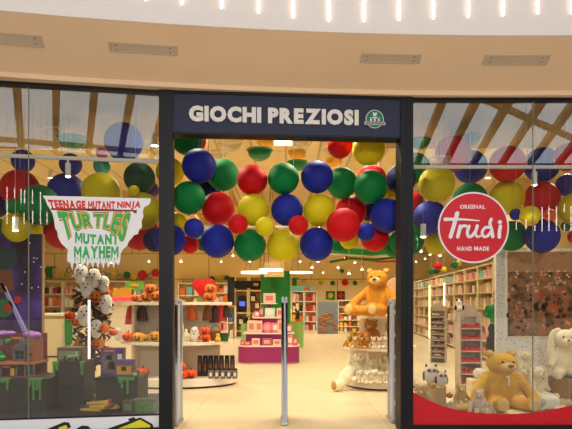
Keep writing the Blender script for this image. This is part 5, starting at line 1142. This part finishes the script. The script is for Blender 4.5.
def banner(px, y0, y1, w_, Z, lb):
    p = P(px, y0, Z); t = thing('green_banner', lb, 'banner', p); W = S(w_, Z); H = S(y1-y0, Z); mb = MB(); pts_ = [(-W/2, 0), (W/2, 0), (W/2, -H*.8)]
    for k in range(4): x_ = W/2-W*(k+.5)/4; pts_ += [(x_, -H*(1 if k % 2 else .88)), (x_-W/8, -H*.8)]
    mb.prism(pts_, -.02, .02); mb.build('cloth', MATS['green_paint'], t); mb = MB(); mb.bb((-W/2, -.03, 0), (W/2+W*.5, .03, .05)); mb.build('rod', MATS['green_paint'], t)
banner(49.5, 267.5, 279.5, 6.5, 27.27, 'green dripping banner on the back wall beside the dark poster'); banner(294.5, 279, 290, 4.5, 27.27, 'green dripping banner over the back centre shelves')
banner(68.5, 321, 347, 7, 9.87, 'green banner low behind the ghost toys')
# dots on the back wall
dots = [(345, 282.5, 3.2, 'r'), (332.5, 283, 2.3, 'g'), (355, 283, 2.3, 'g'), (362, 282, 2, 'y'), (322, 281, 2, 'y'), (342, 271, 2, 'g'), (212, 279, 2.8, 'g'), (221, 277.5, 2.5, 'y'), (227, 278, 2.6, 'g'), (79, 272, 5.2, 'r'), (90.5, 272, 3.2, 'y'), (62.5, 274, 3, 'y'), (114, 272, 3, 'y'), (127, 275, 3.5, 'g'), (134, 277, 3, 'y'), (142.5, 275, 4.7, 'r'), (155.5, 273, 4, 'r'), (44, 271, 3, 'g')]
for i, (px, py, r, c) in enumerate(dots):
    o = MB(); disc(o, 0, 0, S(r, 27.1), -.03, .03, n=28); o = o.build('wall_dot', MATS[CN[c][1]]); o.location = P(px, py, 27.2)
    near = 'over the shelves left of the dark column' if 200 < px < 240 else 'over the back right shelves' if px > 300 else 'over the back left shelves'
    same = sorted(d[0] for d in dots if d[3] == c and ((200 < d[0] < 240) == (200 < px < 240)) and (d[0] > 300) == (px > 300))
    tag(o, 'flat round '+CN[c][0]+' dot '+near+(', '+ORD[same.index(px)]+' from left' if len(same) > 1 else ''), 'wall decoration', 'coloured wall dots')
for i, (px, py, r) in enumerate(((69, 270, 3), (97.5, 270, 3), (108, 276, 3), (119.5, 277, 3), (150, 276, 2.6), (304, 280.5, 1.8), (320.5, 282.5, 1.6))):
    o = MB().lathe([(S(r, 27.1)-.03, -.02), (S(r, 27.1), -.02), (S(r, 27.1), .02), (S(r, 27.1)-.03, .02), (S(r, 27.1)-.03, -.02)], 28).build('wall_ring', M('ring_green', (110, 120, 70), .6)); o.rotation_euler = (PI/2, 0, 0); o.location = P(px, py, 27.2)
    tag(o, 'thin green ring outline on the back wall, '+ORD[i]+' from the left', 'wall decoration', 'ring outlines on the wall')
# electronics wall unit, dark column, screen
U = thing('electronics_unit', 'cream framed unit with dark header and glowing screen', 'shelf unit', (P(247, 0, 22.5).x, 22.5, 0)); W = S(29, 22.5); H = P(0, 277, 22.5).z
u = lambda px: P(px, 0, 22.5).x-U.location.x
v = lambda py: P(0, py, 22.5).z
MB().bb((-W/2, .3, 0), (W/2, .35, H)).build('back_panel', M('unit_tan', (176, 146, 92), .6), U)
for px in (234, 246.8, 248.5, 260.5): MB().bb((u(px), 0, 0), (u(px)+.06, .3, H)).build('upright', MATS['cream'], U)
MB().bb((-W/2, -.02, v(288)), (W/2, .3, v(281))).build('header', MATS['dark'], U); MB().bb((u(253.5), -.03, v(286)), (u(258.5), -.02, v(283))).build('header_plate', MATS['g_tan'], U)
for py in (290.5, 313, 331): MB().bb((-W/2, -.01, v(py)-.03), (W/2, .3, v(py)+.02)).build('shelf', MATS['cream'], U)
sc_ = MB().bb((u(238), .05, v(311)), (u(246.5), .12, v(296))).build('monitor', MATS['dark'], U); MB().bb((u(239.3), .035, v(306)), (u(245), .05, v(301.5))).build('screen', MATS['screen_blue'], sc_)
for (px, py, m_) in ((241, 326, 'g_dark'), (253, 303, 'g_dark'), (257, 310, 'g_brown'), (254, 320, 'g_brown')):
    o = thing('game_console_box', {241: 'dark box on the lowest bay', 253: 'dark boxed device in the right bay, upper', 257: 'brown boxed device in the right bay, lower', 254: 'brown boxed device under the right bay'}[px]+' of the cream unit', 'box', (P(px, 0, 22.55).x, 22.65, v(py))); MB().box((0, 0, .18), (.26, .15, .36), bevel=.01).build('carton', MATS[m_], o); MB().box((0, -.08, .18), (.16, .01, .2)).build('picture', MATS['g_white'], o)
struct(MB().bb((P(227.5, 0, 21).x, 21, P(0, 305, 21).z), (P(234, 0, 21).x, 21.3, P(0, 277, 21).z)).build('trim_3', MATS['dark']))
t = shelf_unit('toy_shelf', 'narrow white shelf unit under the dark column', 227, 235.5, 306, 21.2, 2, 1, where='narrow unit under dark column', goods=['g_white', 'g_blue'])
# cream counter and pink-lit shelf behind the left window
t = thing('sales_counter', 'plain cream counter behind the left window plinths', 'counter', (P(58, 0, 9.9).x, 9.9, 0)); MB().box((0, .25, .6), (S(40, 9.9), .5, 1.2)).build('body', MATS['cream'], t); MB().box((0, .24, 1.22), (S(42, 9.9), .56, .04)).build('worktop', MATS['warm_white'], t); MB().box((0, -.005, .45), (S(40, 9.9), .012, .02)).build('groove', MATS['dark'], t)
t = thing('lit_shelf', 'pink-lit shelf with yellow goods behind the ghost toys', 'shelf unit', (P(122, 0, 12).x, 12, 0)); MB().box((0, .1, P(0, 301, 12).z/2), (.5, .3, P(0, 301, 12).z)).build('body', MATS['warm_white'], t); MB().box((0, -.06, P(0, 299, 12).z), (.5, .04, .07)).build('light_strip', MATS['pink_led'], t)
for k in range(5):
    o = MB().box((0, 0, .1), (.08, .08, .2), bevel=.01).build('yellow_bag', MATS['g_yellow']); o.location = (P(115+k*3.6, 0, 12.1).x, 12.1, P(0, 299, 12).z+.04); tag(o, 'yellow sweet bag on the pink-lit shelf, '+ORD[k]+' from left', 'bag', 'yellow bags on the pink-lit shelf')
t = thing('green_sign', 'green and yellow sign board behind the upper shelf pumpkins', 'sign', (P(135, 0, 12.5).x, 12.5, 0)); MB().box((0, 0, P(0, 286, 12.5).z/2), (.04, .04, P(0, 286, 12.5).z)).build('pole', MATS['white'], t); MB().box((0, -.02, P(0, 285.5, 12.5).z), (S(17, 12.5), .04, S(8, 12.5))).build('board', M('sign_lime', (120, 180, 60), .5), t); MB().ell((0, -.045, P(0, 285.5, 12.5).z), (.1, .01, .04)).build('motif', MATS['g_yellow'], t)

# ================================================================ RIGHT BOOKCASE WALL
def wallX(Z): return 5.84-(24-Z)*.0885
tops = 2.38
nb = 9
for k in range(nb):
    Z0, Z1 = 25-k*1.38, 25-(k+1)*1.38+.03; a = Vector((wallX(Z0), Z0)); b = Vector((wallX(Z1), Z1)); d = a-b; L_ = d.length; ang = math.atan2(d.y, d.x)
    t = thing('bookcase', 'tall cream bookcase along the right wall, '+ORD[k]+' from the back', 'bookcase', (b.x, b.y, 0), ang, 'bookcases along the right wall')
    MB().bb((0, -.36, 0), (L_, -.33, tops)).build('back_panel', MATS['shelf_back'], t)
    for x_ in (.02, L_-.02): MB().box((x_, -.16, tops/2), (.04, .34, tops)).build('side_panel', MATS['cream'], t)
    zs = [.1, .5, .9, 1.3, 1.7, 2.05]
    for z in zs+[tops]: MB().box((L_/2, -.16, z-.015), (L_-.08, .34, .03)).build('shelf', MATS['cream'], t)
    lit = k in (3, 5)
    if lit: MB().box((L_-.05, .03, tops*.45), (.05, .03, tops*.85)).build('light_strip', M('book_led', (255, 240, 205), em=4), t)
    for i, z in enumerate(zs):
        hi = 'pink' if z > 2 else None
        for j in range(4 if k > 1 else 3):
            n_ = 4 if k > 1 else 3; m_ = rg_.choice(['g_pink', 'g_cream', 'g_rose', 'g_teal', 'g_pink']) if hi else rg_.choice(['g_white', 'g_pink', 'g_tan', 'g_cream', 'g_cream', 'g_rose', 'g_brown', 'g_tan'])
            if m_ not in LBX: LBX[m_] = MB().box((0, 0, .5), (1, 1, 1), bevel=.04).data('toy_carton', MATS[m_])
            o = link('book_box', LBX[m_]); lp = Vector((.08+(L_-.16)*(j+.5)/n_, -.12, 0)); lp.rotate(Euler((0, 0, ang))); o.location = (b.x+lp.x, b.y+lp.y, z+.0); o.rotation_euler = (0, 0, ang)
            o.scale = ((L_-.2)/n_*rg_.uniform(.6, .92), .18, rg_.uniform(.18, .28)); tag(o, m_[2:]+' boxed book, '+ORD[j]+' on '+(ORD[i]+' shelf up, ')+ORD[k]+' right wall bookcase from back', 'book', 'boxed books in the right bookcases')
# balloons bunched above the bookcases
for (px, py, r, c, Z) in ((438, 266, 4, 'r', 16), (431.5, 272, 3, 'g', 17), (436.5, 271, 3, 'd', 16.6), (454.5, 265, 3.6, 'g', 14), (458.5, 263, 2.5, 'y', 14.5), (444, 269.5, 3, 'y', 16)):
    o = thing('small_balloon', 'x', 'balloon', P(px, py, Z)); MB().ell((0, 0, 0), S(r, Z), 24, 14).build('skin', MATS[CN[c][1]], o, True); MB().cone((0, 0, 0), (0, 0, CZ-o.location.z), .004, seg=5).build('string', MATS['white'], o); tag(o, 'small '+CN[c][0]+' balloon floating above the right bookcases, '+('nearest the post' if px < 433 else 'right cluster' if px > 450 else 'left cluster'), 'balloon', 'small balloons above the bookcases')
# end of the bookcase wall
struct(MB().bb((4.75, 12.2, 0), (7.2, 12.4, CZ)).build('wall_divider', MATS['ceil_beige']))
# toys on top of the red-edged tower
o = thing('toy_panda', 'small black and white toy sitting on the red-edged tower', 'soft toy', P(459, 312, 8.75)); mb = MB(); mb.ell((0, 0, .06), (.06, .05, .06)); mb.ell((0, 0, .15), .045); link('body', fuse('body', mb, .012, MATS['fur_white'], 2), o)
for s in (-1, 1): MB().ell((s*.035, 0, .19), .018).build('ear', MATS['dark'], o, True); MB().ell((s*.06, -.02, .07), (.02, .02, .04)).build('arm', MATS['dark'], o, True); MB().ell((s*.018, -.04, .155), .009).build('eye', MATS['dark'], o, True)
MB().box((0, .04, -.06), (.14, .14, .12)).build('ledge', MATS['card_pale'], o)
